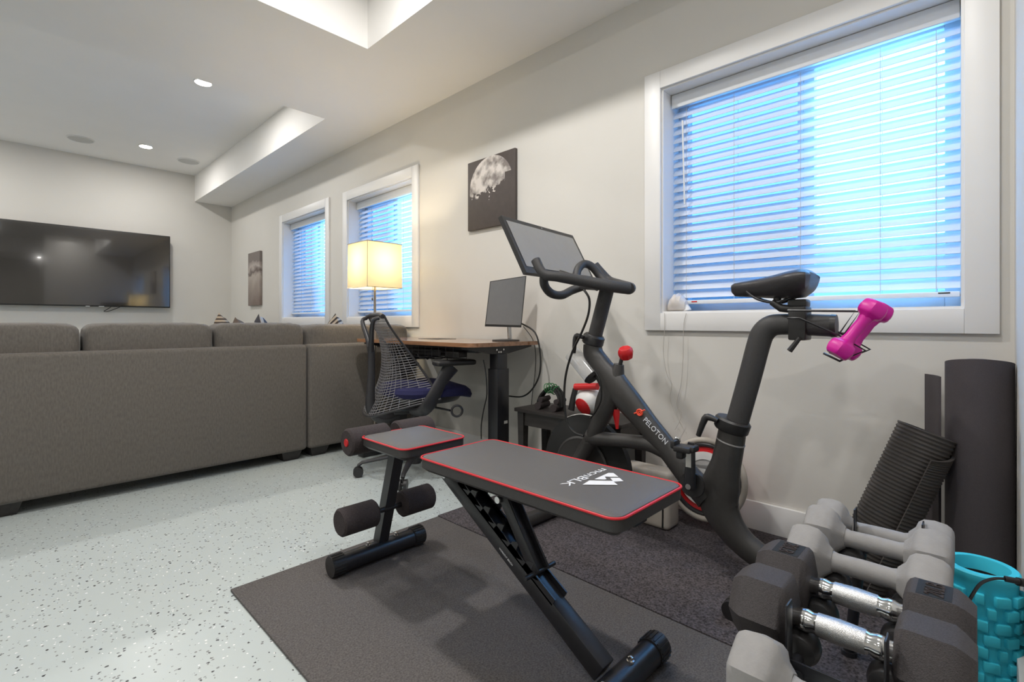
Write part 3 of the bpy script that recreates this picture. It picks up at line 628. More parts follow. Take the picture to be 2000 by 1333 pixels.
# ab roller
t = thing('ab_roller', 'white and red rounded wheel with a red grip on the side table', 'exercise wheel', (1.93, 1.27, TZ))
c0 = Vector((1.925, 1.345, TZ+.060))
prof = [(.0, -.062), (.03, -.060), (.052, -.045), (.060, -.02), (.061, 0), (.060, .02), (.052, .045), (.03, .060), (0, .062)]
part('wheel', G().lathe([(max(r, .001), h) for r, h in prof], c0, (.15, 1, .0), 28), 'whiteplastic', t)
part('red_centre', G().lathe([(.001, .0625), (.026, .062), (.044, .054), (.044, .050)], c0, (-1, .2, -.5), 24), 'redplastic', t)
part('bracket', G().tube([(1.89, 1.43, TZ+.012), (1.89, 1.42, TZ+.06), (1.89, 1.405, TZ+.115)], [.018, .017, .014], 10, rb=[.01, .01, .012]), 'plastic', t)
part('grip', G().tube([(1.89, 1.405, TZ+.125), (1.89, 1.28, TZ+.138)], [.0165, .0165], 16), 'redplastic', t)
# green shaker/ball under table
t = thing('green_tube', 'lime green ribbed tube on the floor beneath the side table', 'tube', (1.90, 1.70, 0))
g = G(); gc = Vector((2.383, 2.033, 0.045)); gc = Vector((1.86, 1.59, .042))
for k in range(5): g.torus((gc.x, gc.y-.02+k*.016, gc.z), (0.2, 1, 0), .03, .009, 22, 8)
part('ribbed_shell', g, 'green', t); part('dark_core', G().cyl(gc+Vector((0, -.02, 0)), gc+Vector((0.012, .05, 0)), .024), 'black', t)

# ------------------------------------------------------------------ rubber mats
g = G().b2((.483, -.75, 0), (1.272, 1.662, .008), .002); tag(part('rubber_mat', g, 'mat'), 'dark grey rubber floor mat under the workout bench', 'mat')
g = G().b2((1.276, -.04, 0), (2.055, 1.668, .009), .002); tag(part('rubber_mat', g, 'mat2'), 'speckled black rubber floor mat under the exercise bike', 'mat')

# ------------------------------------------------------------------ weight bench
BX = .912
bt = thing('weight_bench', 'black workout bench with red piped pads on the dark grey mat', 'bench', (BX, 1.0, .008))
def pad(name, x0, x1, y0, y1, z, th, r=.03, taper=0.):
    def ring(zz, o):
        out = []
        for (cx, cy, a0, sx) in ((x1, y1, 0, -1), (x0, y1, 90, 1), (x0, y0, 180, 1), (x1, y0, 270, -1)):
            tp = taper if cy == y1 else 0
            for k in range(8):
                aa = R(a0+90*k/7); ccx = cx+sx*(r+tp); ccy = cy+(-r if cy == y1 else r); out.append(Vector((ccx+(r-o)*math.cos(aa), ccy+(r-o)*math.sin(aa), zz)))
        return out
    p = part(name, G().loft([ring(z-th, .016), ring(z-th+.012, 0), ring(z-.006, 0)]), 'vinylside', bt)
    gt = G(); gt.loft([ring(z-.007, .001), ring(z-.002, .004), ring(z+.001, .014)]); part('top_cover', gt, 'vinylpad', p)
    part('piping', G().tube(ring(z-.004, -.001), .0028, 8, close=True), 'red', p)
    return p
pz = .461
pad('seat_pad', .793, 1.030, 1.195, 1.440, pz, .040, .026)
bp = pad('back_pad', .783, 1.062, .486, 1.112, pz, .042, .028)
LG = [(1.002, 0.648, 0.463), (1.010, 0.639, 0.463), (0.993, 0.615, 0.463), (0.979, 0.629, 0.463), (0.973, 0.639, 0.463), (0.962, 0.627, 0.462), (0.953, 0.627, 0.463), (0.940, 0.645, 0.463)]
g = G().prism(LG, (0, 0, .0005)); g.prism([(0.973, 0.624, 0.463), (0.988, 0.609, 0.463), (0.974, 0.590, 0.463), (0.958, 0.606, 0.462)], (0, 0, .0005)); g.prism([(0.924, 0.648, 0.463), (0.958, 0.608, 0.463), (0.942, 0.585, 0.463), (0.890, 0.642, 0.463)], (0, 0, .0005))
part('printed_emblem', g, 'white', bp)
part('printed_lettering', text('mcnBLK', (1.025, .682, .4622), (-1, 0, 0), (0, 0, 1), .165, .0006, .022), 'white', bp)
def foot(y, x0, x1):
    f = part('foot_tube', G().cyl((x0+.02, y, .040), (x1-.02, y, .040), .030, seg=24), 'steelblk', bt)
    for a, b in ((x0, x0+.045), (x1-.045, x1)):
        g = G(); g.cyl((a, y, .041), (b, y, .041), .0325, seg=24)
        for k in range(20): aa = 2*math.pi*k/20; g.box(((a+b)/2, y+.0325*math.cos(aa), .041+.0325*math.sin(aa)), (b-a-.006, .004, .004), rot=(aa, 0, 0)) if math.sin(aa) > -.95 else None
        part('rubber_cap', g, 'plastic', f)
    for dx in (-.055, .055): part('bolt', G().lathe([(.009, 0), (.009, .004), (.006, .005), (.006, .011), (.002, .013)], (BX+dx, y-.004, .069), (0, 0, 1), 12), 'chrome', f)
foot(1.507, .725, 1.078); foot(.572, .74, 1.105)
part('seat_post', G().tube([(BX, 1.515, .06), (BX, 1.404, .422)], [.026, .026], 4, rb=[.026, .026], side=(1, 1, 0)), 'steelblk', bt)
g = G(); g.tube([(BX, .585, .062), (BX, 1.10, .37)], .028, 4, side=(1, .6, -1)); 
g = G(); d = (Vector((BX, 1.135, .388))-Vector((BX, .60, .062))); L = d.length; an = math.atan2(d.z, d.y)
g.box((BX, (1.135+.60)/2, (.388+.062)/2), (.044, L, .046), .003, rot=(an, 0, 0))
part('main_beam', g, 'steelblk', bt)
d.normalize(); up = Vector((0, -d.z, d.y))
g = G()
for sx in (-.022, .022):
    for k in range(6):
        q = Vector((BX+sx, 1.06, .388-.0457))+d*(-.06*k)
        g.prism([q+up*.02, q+up*.02+d*.035, q+up*.045+d*.03, q+up*.056+d*.012, q+up*.036+d*.010, q+up*.032-d*.02], (.004, 0, 0))
    a_ = Vector((BX+sx, 1.08, .355)); g.prism([a_+up*.015, a_+up*.035, a_-d*.40+up*.035, a_-d*.40+up*.015], (.004, 0, 0))
part('ladder', g, 'steelblk', bt)
g = G(); a0 = Vector((BX, .93, .425)); b0 = Vector((BX, .785, .215))
for sx in (-.018, .018): dd = (b0-a0); g.box((a0+b0)/2+Vector((sx, 0, 0)), (.006, dd.length, .03), .001, rot=(math.atan2(dd.z, dd.y), 0, 0))
g.box((a0+b0)/2, (.036, (b0-a0).length, .006), .001, rot=(math.atan2((b0-a0).z, (b0-a0).y), 0, 0)).cyl(b0-Vector((.055, 0, 0)), b0+Vector((.055, 0, 0)), .006, seg=10)
part('support_strut', g, 'steelblk', bt)
part('pivot_bolt', G().cyl((BX-.05, 1.10, .392), (BX+.05, 1.10, .392), .009, seg=12).cyl((BX-.030, .905, .365), (BX-.024, .905, .365), .009, seg=12), 'chrome', bt)
part('beam_label', text('WORKOUT BENCH', (BX-.0225, .905, .238), (0, -d.y, -d.z), (-1, 0, 0), .055, .0004, .005), 'white', bt)
g = G().box((BX, 1.30, .413), (.05, .28, .016), .003).box((BX, .80, .413), (.05, .58, .014), .003).box((BX, 1.12, .40), (.045, .16, .03), .003); part('pad_rail', g, 'steelblk', bt)
def roller(y, z, xs, L, red=False):
    part('roller_bar', G().cyl((xs[0]+.01, y, z), (xs[1]+L-.01, y, z), .009, seg=12), 'steelblk', bt)
    for x in xs:
        f = part('foam_roller', G().lathe([(.012, 0), (.038, .0), (.044, .006), (.044, L-.006), (.038, L), (.012, L)], (x, y, z), (1, 0, 0), 24), 'foam', bt)
        if red: part('end_plug', G().lathe([(.012, -.003), (.013, 0), (.013, .01)], (x, y, z), (1, 0, 0), 14), 'redplastic', f)
roller(1.462, .192, (.733, .958), .125); roller(1.475, .437, (.765, .945), .145, True)
part('roller_arm', G().b2((BX-.018, 1.40, .395), (BX+.018, 1.475, .43), .003), 'steelblk', bt)
# ------------------------------------------------------------------ exercise bike
CX = 1.62
bk = thing('exercise_bike', 'black indoor cycling bike with a tilted screen on the speckled mat', 'exercise bike', (CX, 1.0, .009))
def fx(px, k): return [r*k for r in px]
g = G()
# diagonal beam with head tube
g.tube([(1.620, 1.121, 0.739), (1.620, 1.114, 0.695), (1.620, 1.071, 0.643), (1.620, 1.021, 0.586), (1.620, 0.950, 0.520), (1.620, 0.871, 0.444), (1.620, 0.789, 0.363), (1.620, 0.716, 0.290), (1.620, 0.660, 0.245)], [.036, .042, .045, .058, .050, .041, .039, .043, .050], 20, rb=[.034, .036, .037, .038, .036, .033, .033, .034, .036], side=(1, 0, 0), smooth=5)
# front fork
g.tube([(1.620, 1.025, 0.574), (1.620, 1.057, 0.507), (1.620, 1.085, 0.440), (1.620, 1.124, 0.368), (1.620, 1.173, 0.290), (1.620, 1.235, 0.181), (1.620, 1.300, 0.059)], [.052, .046, .033, .029, .029, .029, .030], 18, rb=[.036, .033, .028, .026, .026, .026, .03], side=(1, 0, 0), smooth=5)
# cross tube
g.tube([(1.620, 1.139, 0.364), (1.620, 1.067, 0.371), (1.620, 0.965, 0.380), (1.620, 0.875, 0.384), (1.620, 0.812, 0.373)], [.034, .027, .026, .027, .032], 18, rb=[.028, .026, .025, .026, .03], side=(1, 0, 0), smooth=4)
# seat tube, body and rear leg
g.tube([(1.620, 0.583, 0.486), (1.620, 0.590, 0.443), (1.620, 0.604, 0.369), (1.620, 0.620, 0.299), (1.620, 0.627, 0.231), (1.620, 0.594, 0.169), (1.620, 0.550, 0.127), (1.620, 0.493, 0.097)], [.041, .043, .046, .060, .064, .050, .043, .040], 20, rb=[.037, .037, .037, .038, .038, .036, .033, .033], side=(1, 0, 0), smooth=5)
# resistance boss
g.tube([(1.620, 1.012, 0.610), (1.620, 1.000, 0.665)], [.032, .019], 16)
part('frame', g, 'frameblk', bk)
for y in ((1.620, 1.300, 0.059)[1]+.01, .50):
    f = part('stabilizer', G().tube([(CX-.23, y, .037), (CX+.23, y, .037)], [.026, .026], 16, rb=[.028, .028]), 'frameblk', bk)
    for sx in (-1, 1): part('end_cap', G().tube([(CX+sx*.22, y, .036), (CX+sx*.245, y, .035)], [.0275, .026], 16), 'plastic', f)
# seat post
sp = part('seat_post', G().tube([(1.620, 0.568, 0.511), (1.620, 0.532, 0.650), (1.620, 0.504, 0.763), (1.620, 0.490, 0.795), (1.620, 0.470, 0.812), (1.620, 0.442, 0.817), (1.620, 0.376, 0.816), (1.620, 0.307, 0.813)], [.034, .034, .034, .034, .033, .031, .031, .031], 20, rb=[.026]*8, side=(1, 0, 0), smooth=4), 'grip', bk)
part('end_cap', G().tube([(1.620, 0.314, 0.813), (1.620, 0.301, 0.813)], [.0325, .0315], 20, rb=[.0275, .0265], side=(1, 0, 0)), 'plastic', sp)
c = Vector((1.620, 0.585, 0.497)); ax = (Vector((1.620, 0.568, 0.563))-c).normalized()
part('seat_clamp', G().tube([c-ax*.022, c-ax*.016, c+ax*.012, c+ax*.018], [.048, .053, .055, .050], 24, rb=[.040, .044, .046, .040], side=(1, 0, 0)), 'plastic', bk)
part('clamp_lever', G().tube([(1.580, 0.615, 0.510), (1.580, 0.641, 0.517), (1.580, 0.656, 0.511), (1.580, 0.678, 0.452)], [.007, .011, .011, .008], 10, smooth=3), 'plastic', bk)
# head post, clamp
part('handlebar_post', G().tube([(1.620, 1.114, 0.755), (1.620, 1.055, 0.947)], .029, 18, rb=.026, side=(1, 0, 0)).cyl((1.590, 1.056, 0.906), (1.587, 1.054, 0.906), .005, seg=8), 'grip', bk)
c = Vector((1.620, 1.117, 0.755)); ax = (Vector((1.620, 1.067, 0.923))-c).normalized()
part('post_clamp', G().tube([c-ax*.02, c-ax*.014, c+ax*.014, c+ax*.022], [.038, .044, .044, .036], 24, rb=[.034, .040, .040, .034], side=(1, 0, 0)), 'plastic', bk)
part('clamp_lever', G().tube([(1.570, 1.127, 0.764), (1.570, 1.159, 0.772), (1.570, 1.169, 0.755), (1.570, 1.174, 0.702)], [.007, .010, .010, .007], 10, smooth=3), 'plastic', bk)
# resistance knob
part('resistance_knob', G().tube([(1.620, 0.996, 0.661), (1.620, 0.987, 0.693)], .0075, 10), 'plastic', bk)
kc = Vector((1.620, 0.972, 0.711)); g = G()
kax = Vector((-.45, -.05, .9)).normalized()
g.lathe([(.010, -.030), (.024, -.022), (.029, -.004), (.028, .010), (.022, .018), (.010, .014)], kc, kax, 8)
part('red_knob', g, 'redplastic', bk, 'bright red resistance knob')
# handlebars
hb = G()
nose = Vector((1.600, 0.930, 0.944))
NL = [Vector(q) for q in ((1.360, 1.192, 1.053), (1.365, 1.157, 0.999), (1.400, 1.119, 0.989), (1.470, 1.067, 0.976), (1.540, 0.992, 0.957), (1.600, 0.947, 0.948))]
FR = [NL[-1], Vector((1.680, 0.990, 0.958)), Vector((1.760, 1.080, 0.980)), Vector((1.800, 1.159, 1.004)), Vector((1.790, 1.194, 1.041)), Vector((1.780, 1.219, 1.073))]
hb.tube(NL, [.0175, .0175, .0185, .021, .022, .022], 14, smooth=6)
hb.tube(FR, [.022, .021, .019, .018, .0175, .0175], 14, smooth=6)
hb.tube([Vector((1.380, 1.167, 1.006)), Vector((1.400, 1.184, 0.965)), Vector((1.450, 1.193, 0.935)), Vector((1.500, 1.181, 0.929)), Vector((1.560, 1.174, 0.951)), Vector((1.600, 1.137, 0.970))], .0165, 12, smooth=6)
hb.tube([Vector((1.580, 1.169, 0.991)), Vector((1.600, 1.179, 1.033)), Vector((1.640, 1.178, 1.061)), Vector((1.670, 1.159, 1.052)), Vector((1.690, 1.132, 1.012)), Vector((1.690, 1.093, 0.976))], .0165, 12, smooth=6)
hb.box((1.600, 1.072, 0.962), (.10, .13, .02), .008)
part('handlebar', hb, 'grip', bk)
# screen
A_, B_, C_ = Vector((1.345, 1.356, 1.240)), Vector((1.890, 1.421, 1.262)), Vector((1.350, 1.235, 1.011))
B_.z = A_.z; u = (B_-A_); v = (C_-A_); v = v-u.normalized()*v.dot(u.normalized()); nn = u.cross(v).normalized()
if nn.dot(-A_+Vector((0, 0, .82))) < 0: nn = -nn
q4 = [A_, A_+u, A_+u+v, A_+v]
sc = part('touchscreen', G().prism(q4, -nn*.018), 'plastic', bk)
uu, vv = u.normalized(), v.normalized()
part('display', G().prism([A_+uu*.018+vv*.02+nn*.001, A_+u-uu*.018+vv*.02+nn*.001, A_+u+v-uu*.018-vv*.028+nn*.001, A_+v+uu*.018-vv*.028+nn*.001], nn*.0005), 'screen', sc)
part('camera_dot', G().cyl(A_+u*.5+vv*.01+nn*.001, A_+u*.5+vv*.01+nn*.002, .002, seg=8), 'white', sc)
mid = A_+u*.5+v*.62-nn*.018
part('screen_arm', G().tube([mid, mid-nn*.03+Vector((0, 0, -.03)), Vector((1.620, 1.095, 0.964))], [.03, .022, .018], 12), 'plastic', bk)
# flywheel with guard and belt cover
fc = Vector((1.70, 1.207, .222)); fr = .21
g = G().lathe([(fr*.35, -.030), (fr*.80, -.026), (fr*.86, -.018), (fr, -.014), (fr, .014), (fr*.86, .018), (fr*.35, .030)], fc, (1, 0, 0), 56); part('flywheel', g, 'black', bk)
g = G(); aa_ = [R(q) for q in range(60, 122, 4)]
g.tube([fc+Vector((0, math.cos(a)*(fr+.004), math.sin(a)*(fr+.004))) for a in aa_], .004, 8); part('flywheel_rim', g, 'chrome', bk)
g = G().lathe([(fr*.55, -.040), (fr*.58, -.042), (fr*.62, -.038)], fc, (1, 0, 0), 40); part('hub_cover', g, 'frameblk', bk)
g = G().tube([Vector((1.620, 1.014, 0.493)), Vector((1.620, 1.009, 0.419))], [.018, .006], 4, rb=[.012, .006]); part('brake_bracket', g, 'redplastic', bk)
# cranks and pedals
hub = Vector((1.552, 0.669, 0.285)); arm_b = Vector((1.538, hub.y, hub.z)); 
ab = Vector((1.530, 0.685, 0.298)); at_ = Vector((1.530, 0.680, 0.427))
ck = part('crank', G().tube([ab-Vector((0, 0, .012)), ab, at_, at_+Vector((0, 0, .012))], [.017, .020, .014, .010], 14, rb=[.007, .009, .008, .006], side=(1, 0, 0)), 'steelblk', bk)
part('crank_label', G().b2((1.5205, ab.y-.009, ab.z+.062), (1.521, ab.y+.009, ab.z+.112)), 'shelf', ck)
part('crank_bolt', G().cyl(ab-Vector((.012, 0, 0)), ab-Vector((.008, 0, 0)), .009, seg=14), 'chrome', ck)
g = G().lathe([(.040, 0), (.042, .006), (.036, .02), (.028, .03)], Vector((1.545, ab.y, ab.z)), (1, 0, 0), 28); part('crank_hub', g, 'plastic', bk)
def pedal(c, s):
    g = G(); g.box(c, (.055, .055, .018), .005).cyl(c-Vector((s*.06, 0, 0)), c, .006, seg=8).box(c+Vector((0, .032, .010)), (.045, .016, .026), .006).box(c-Vector((0, .030, -.004)), (.045, .016, .02), .006).box(c+Vector((0, .012, -.02)), (.035, .022, .026), .006)
    p = part('pedal', g, 'plastic', bk)
    part('pedal_spring', G().torus(c+Vector((-.015*s, .032, .018)), (1, 0, 0), .008, .003, 14, 6), 'chrome', p)
pedal(at_+Vector((-.045, 0, .0)), -1)
ab2 = Vector((1.745, ab.y, ab.z)); at2 = ab2-Vector((0, .02, .148))
part('crank', G().tube([ab2, at2], [.018, .012], 12, rb=[.008, .007], side=(1, 0, 0)), 'steelblk', bk)
pedal(at2+Vector((.045, 0, 0)), 1)
# print on the beam
p0 = Vector((1.584, 0.880, 0.473)); p1 = Vector((1.584, 0.796, 0.402)); dd = (p1-p0)
part('printed_name', text('PELOTON', p0, dd, (-1, 0, 0), dd.length, .0012, .019), 'white', bk)
lc = Vector((1.583, 0.893, 0.501)); g = G().torus(lc, (1, 0, 0), .0105, .0032, 24, 6)
g.tube([lc+Vector((-.001, .021, -.006)), lc+Vector((-.001, 0.008, -.001))], .003, 6).tube([lc+Vector((-.001, -.008, .004)), lc+Vector((-.001, -.021, .012))], .003, 6).torus(lc, (1, 0, 0), .0045, .0022, 16, 6)
part('printed_logo', g, 'orangered', bk)
part('seam_ring', G().tube([(1.620, 0.589, 0.443), (1.620, 0.590, 0.439)], .0440, 24, rb=.0380, side=(1, 0, 0)), 'neo', bk)
# bottle holder
bh = [Vector(q) for q in [(1.600, 1.204, 0.700), (1.600, 1.110, 0.612)]]
dr = (bh[1]-bh[0]).normalized(); pr = Vector((0, dr.z, -dr.y))
if pr.y < 0: pr = -pr
g = G(); rr = []
for k in range(5):
    c = bh[0]+(bh[1]-bh[0])*k/4; rr.append([c+Vector((-.034*math.cos(a), 0, 0))+pr*(.034*math.sin(a)) for a in [math.pi*2*j/20 for j in range(20)]])
g.loft(rr, cap=False); part('bottle_holder', g, 'clear', bk)
part('holder_base', G().tube([bh[1], bh[1]+dr*.012], [.036, .028], 20), 'plastic', bk)
wire('bike_cable', [(1.550, 1.113, 0.950), (1.550, 1.087, 0.912), (1.550, 1.092, 0.853), (1.550, 1.123, 0.784), (1.550, 1.169, 0.704), (1.550, 1.200, 0.611), (1.550, 1.207, 0.509), (1.550, 1.192, 0.429), (1.550, 1.157, 0.394), (1.550, 1.113, 0.387)], .0045, 'cable', '', parent=bk)
wire('brake_cable', [(1.570, 1.080, 0.644), (1.570, 1.052, 0.601), (1.570, 1.047, 0.534), (1.570, 1.073, 0.482), (1.570, 1.099, 0.453)], .003, 'cable', '', parent=bk)
# saddle
y0 = (1.620, 0.585, 0.938)[1]; y1 = (1.620, 0.363, 0.934)[1]; N = 14; rings = []
ctl = [(0, .010, 0, .014), (.05, .020, 0, .024), (.22, .026, 0, .028), (.42, .038, 0, .034), (.60, .062, 0, .040), (.76, .086, 0, .045), (.9, .092, 0, .046), (.97, .080, 0, .038), (1.0, .055, 0, .022)]
for tt, w, _, h in ctl:
    y = y0+(y1-y0)*tt; zc = (1.620, 0.585, 0.941)[2]+(-.006+.020*tt**1.5)
    rings.append([Vector((1.62+w*math.copysign(abs(math.cos(a))**.7, math.cos(a)), y+.01*(math.cos(a)**2)*(-1 if tt > .9 else 0), zc+(h*.55*math.sin(a) if math.sin(a) > 0 else h*1.25*math.sin(a))*(1-.18*math.cos(a)**2))) for a in [2*math.pi*j/24 for j in range(24)]])
sa = part('saddle', G().loft(rings), mat('saddle_vinyl', (52, 50, 52), .4, var=.08, scale=150, bump=.2, bscale=300), bk)
g = G()
zs = (1.620, 0.585, 0.941)[2]
for sx in (-.022, .022): g.tube([Vector((1.62+sx, y0-.05, zs-.022)), Vector((1.62+sx, y0-.085, zs-.048)), Vector((1.62+sx, y0-.14, zs-.058)), Vector((1.62+sx, y1+.02, zs-.030))], .004, 8, smooth=4)
part('saddle_rail', g, 'steelblk', sa)
q = Vector((1.620, 0.393, 0.853))
g = G().box((1.62, q.y, .820), (.070, .046, .098), .005).box((1.62, q.y+.002, .878), (.05, .05, .024), .006)
g.tube([(1.600, 0.462, 0.884), (1.600, 0.437, 0.865), (1.600, 0.391, 0.859)], [.010, .012, .012], 10).tube([Vector((1.610, 0.450, 0.881)), Vector((1.610, 0.450, 0.903))], .011, 10)
part('saddle_clamp', g, 'plastic', bk)
part('saddle_lever', G().tube([(1.585, 0.384, 0.779), (1.585, 0.411, 0.740)], [.006, .008], 8), 'plastic', bk)
# rear wire dumbbell holder
g = G(); h0 = Vector((1.585, 0.407, 0.835)); 
for xo in (-.036, .036):
    g.tube([h0+Vector((xo, .0, .022)), Vector((1.585, 0.253, 0.853))+Vector((xo+.036, 0, 0)), Vector((1.585, 0.291, 0.788))+Vector((xo+.036, 0, 0)), Vector((1.585, 0.230, 0.748))+Vector((xo+.036, 0, 0)), Vector((1.585, 0.288, 0.717))+Vector((xo+.036, 0, 0)), Vector((1.585, 0.326, 0.737))+Vector((xo+.036, 0, 0))], .0032, 6)
    g.tube([h0+Vector((xo, .0, 0)), h0+Vector((xo, -.03, 0)), Vector((1.585, 0.291, 0.788))+Vector((xo+.036, 0, 0))], .0032, 6)
part('dumbbell_holder', g, 'steelblk', bk)

# ------------------------------------------------------------------ dumbbells
def hexring(r, y, flat=.5, n=36, rot=30, rnd=0.):
    out = []
    for j in range(n):
        a = 2*math.pi*j/n; q = (a-R(rot)) % (math.pi/3); hx = math.cos(math.pi/6)/math.cos(q-math.pi/6); k = hx*(1-rnd)+rnd*.95
        out.append(Vector((r*k*math.cos(a), y, r*k*math.sin(a))))
    return out
def smooth_dumbbell(name, label, L, hl, R1, rh, m, group=None, rnd=.25):
    t = thing(name, label, 'dumbbell', (0, 0, 0), 0, group)
    part('handle', G().loft([hexring(rh*k, y, rnd=1) for y, k in ((-L/2+hl*.8, 1.3), (-L/2+hl+.01, 1.15), (-L/2+hl+.02, 1), (0, 1.05), (L/2-hl-.02, 1), (L/2-hl-.01, 1.15), (L/2-hl*.8, 1.3))]), m, t)
    for s in (-1, 1):
        rg = [(L/2, .74), (L/2-.004, .86), (L/2-.012, .95), (L/2-hl*.5, 1.), (L/2-hl*.78, .96), (L/2-hl*.92, .84), (L/2-hl, .62), (L/2-hl-.012, .40)]
        part('head', G().loft([hexring(R1*k, s*y, rnd=rnd) for y, k in rg]), m, t)
    return t
n0 = smooth_dumbbell('dumbbell', '', .248, .062, .060, .0185, 'neo', rnd=.16)
NEO = [((.742, .138, .322), 0, 'pale grey dumbbell nearest the camera at the front end of the rack'),
       ((1.130, .166, .353), 0, 'grey neoprene dumbbell just beyond the two black hexagonal ones'),
       ((1.275, .170, .353), 0, 'grey neoprene dumbbell second from the far end of the rack'),
       ((1.372, .172, .342), 0, 'grey neoprene dumbbell at the far end of the rack by the rolled mat')]
for k, (p, rz, lb) in enumerate(NEO):
    o = n0 if k == 0 else copytree(n0); o.location = p; o.rotation_euler = (0, 0, rz); o['label'] = lb; o['group'] = 'grey neoprene dumbbells on the rack'
hx = thing('hex_dumbbell', '', 'dumbbell', (0, 0, 0), 0, 'black hexagonal dumbbells on the rack')
hpf = [(-.07, .0145), (-.058, .0145), (-.052, .017), (-.044, .0175), (-.036, .0150), (-.030, .0168), (0, .0182), (.030, .0168), (.036, .0150), (.044, .0175), (.052, .017), (.058, .0145), (.07, .0145)]
hd = part('handle', G().lathe([(r, h) for h, r in hpf], (0, 0, 0), (0, 1, 0), 28), 'chrome', hx)
part('knurling', G().lathe([(.0172, -.031), (.0186, 0), (.0172, .031)], (0, 0, 0), (0, 1, 0), 28), 'knurl', hd)
for s in (-1, 1):
    rg = [(.150, .72), (.138, .90), (.128, 1.0), (.076, 1.0), (.070, .93), (.066, .80)]
    h = part('head', G().loft([hexring(.059, s*y, n=36, rot=0) if False else [Vector((0.0615*k*math.cos(R(60*j)), s*y, 0.0615*k*math.sin(R(60*j)))) for j in range(6)] for y, k in rg]), 'hexrub', hx)
    part('weight_plaque', G().b2((-.028, s*.081, .0525), (.028, s*.123, .0537)), 'black', h)
    part('weight_lettering', text('20LB', (-.023 if s < 0 else .023, s*.102+(-.012 if s < 0 else .012), .0538), (1, 0, 0) if s < 0 else (-1, 0, 0), (0, 0, 1), .046, .0014, .024), 'neo' if False else 'foam', h)
hx.location = (1.007, .160, .351); hx['label'] = 'black hexagonal dumbbell with 20LB plaques, the farther of the two chrome handled ones'
h2 = copytree(hx); h2.location = (.881, .158, .351); h2.rotation_euler = (0, R(60), 0); h2['label'] = 'black hexagonal dumbbell, the nearer of the two chrome handled ones'
for c in list(h2.children):
    for cc in list(c.children):
        if cc.name.startswith('weight'): bpy.data.objects.remove(cc)
# pink pair
pk = smooth_dumbbell('dumbbell', 'magenta dumbbell hanging in the wire holder behind the bike saddle, the nearer of two', .17, .042, .036, .0155, 'pink', 'magenta dumbbells behind the saddle', .35)
a_, b_ = Vector((1.570, 0.279, 0.757)), Vector((1.600, 0.221, 0.850)); dv = (b_-a_).normalized()
pk.rotation_mode = 'QUATERNION'; pk.rotation_quaternion = Vector((0, 1, 0)).rotation_difference(dv); pk.location = (a_+b_)/2
p2 = copytree(pk); p2.location = pk.location+Vector((.070, -.005, -.004)); p2['label'] = 'magenta dumbbell hanging in the wire holder, the farther of two and mostly hidden'
# rack
t = thing('dumbbell_rack', 'low black metal dumbbell rack holding a row of dumbbells', 'rack', (1.03, .155, .009))
for y in (.100, .210):
    rl = part('rail', G().tube([(.68, y, .300), (1.46, y, .300)], .008, 12), 'steelblk', t)
    for x in (.88, 1.005, 1.130, 1.275, 1.40): part('rubber_roller', G().lathe([(.012, -.024), (.022, -.020), (.026, -.008), (.026, .008), (.022, .020), (.012, .024)], (x, y, .308), (1, 0, 0), 20), 'plastic', rl)
for x in (.822, 1.345):
    for y in (.096, .214): part('divider', G().b2((x-.014, y-.0015, .30), (x+.014, y+.0015, .40), .001), 'steelblk', t)
for x in (.818, 1.44): part('cross_plate', G().b2((x-.002, .09, .282), (x+.002, .22, .318), .001).cyl((x-.006, .20, .30), (x, .20, .30), .007, seg=10), 'steelblk', t)
for x in (.74, 1.42):
    for y in (.098, .212): part('leg', G().tube([(x, y, .300), (x+(.02 if x > 1 else -.02), y+(.03 if y > .15 else -.03), .020)], .012, 10).cyl((x+(.02 if x > 1 else -.02), y+(.03 if y > .15 else -.03), .009), (x+(.02 if x > 1 else -.02), y+(.03 if y > .15 else -.03), .02), .017, seg=14), 'steelblk', t)
part('lower_brace', G().b2((.75, .150, .10), (1.34, .158, .13), .001), 'steelblk', t)
# ------------------------------------------------------------------ foam roller, rolled mats, cable
fc = Vector((1.520, .010, .009)); r0 = .062; H_ = .27
t = thing('foam_roller', 'turquoise grid foam roller standing upright beside the dumbbell rack', 'foam roller', tuple(fc))
part('foam_sleeve', G().lathe([(r0-.012, 0), (r0, 0), (r0, H_-.02), (r0+.003, H_-.016), (r0+.003, H_-.003), (r0, H_), (r0-.012, H_), (r0-.013, H_-.004), (r0-.013, 0.004)], fc, (0, 0, 1), 40), 'blue', t)
part('inner_core', G().lathe([(r0-.0125, 0.002), (r0-.0125, H_-.03), (r0-.016, H_-.03), (r0-.016, .002)], fc, (0, 0, 1), 32), 'black', t)
g = G(); nr = 8
for k in range(nr):
    z = .012+k*(H_-.045)/nr; 
    for j in range(11):
        a = 2*math.pi*(j+.5*(k % 2))/11; wdt = .016 if (j+k) % 3 else .009; hz = (H_-.045)/nr-.006
        bm_ = G().box((r0+.002, 0, 0), (.012, wdt*1.7, hz), .003); T = Matrix.Translation(fc+Vector((0, 0, z+hz/2))) @ Matrix.Rotation(a, 4, 'Z'); g.add(bm_.v, bm_.f, T)
part('tread_blocks', g, 'blue', t)
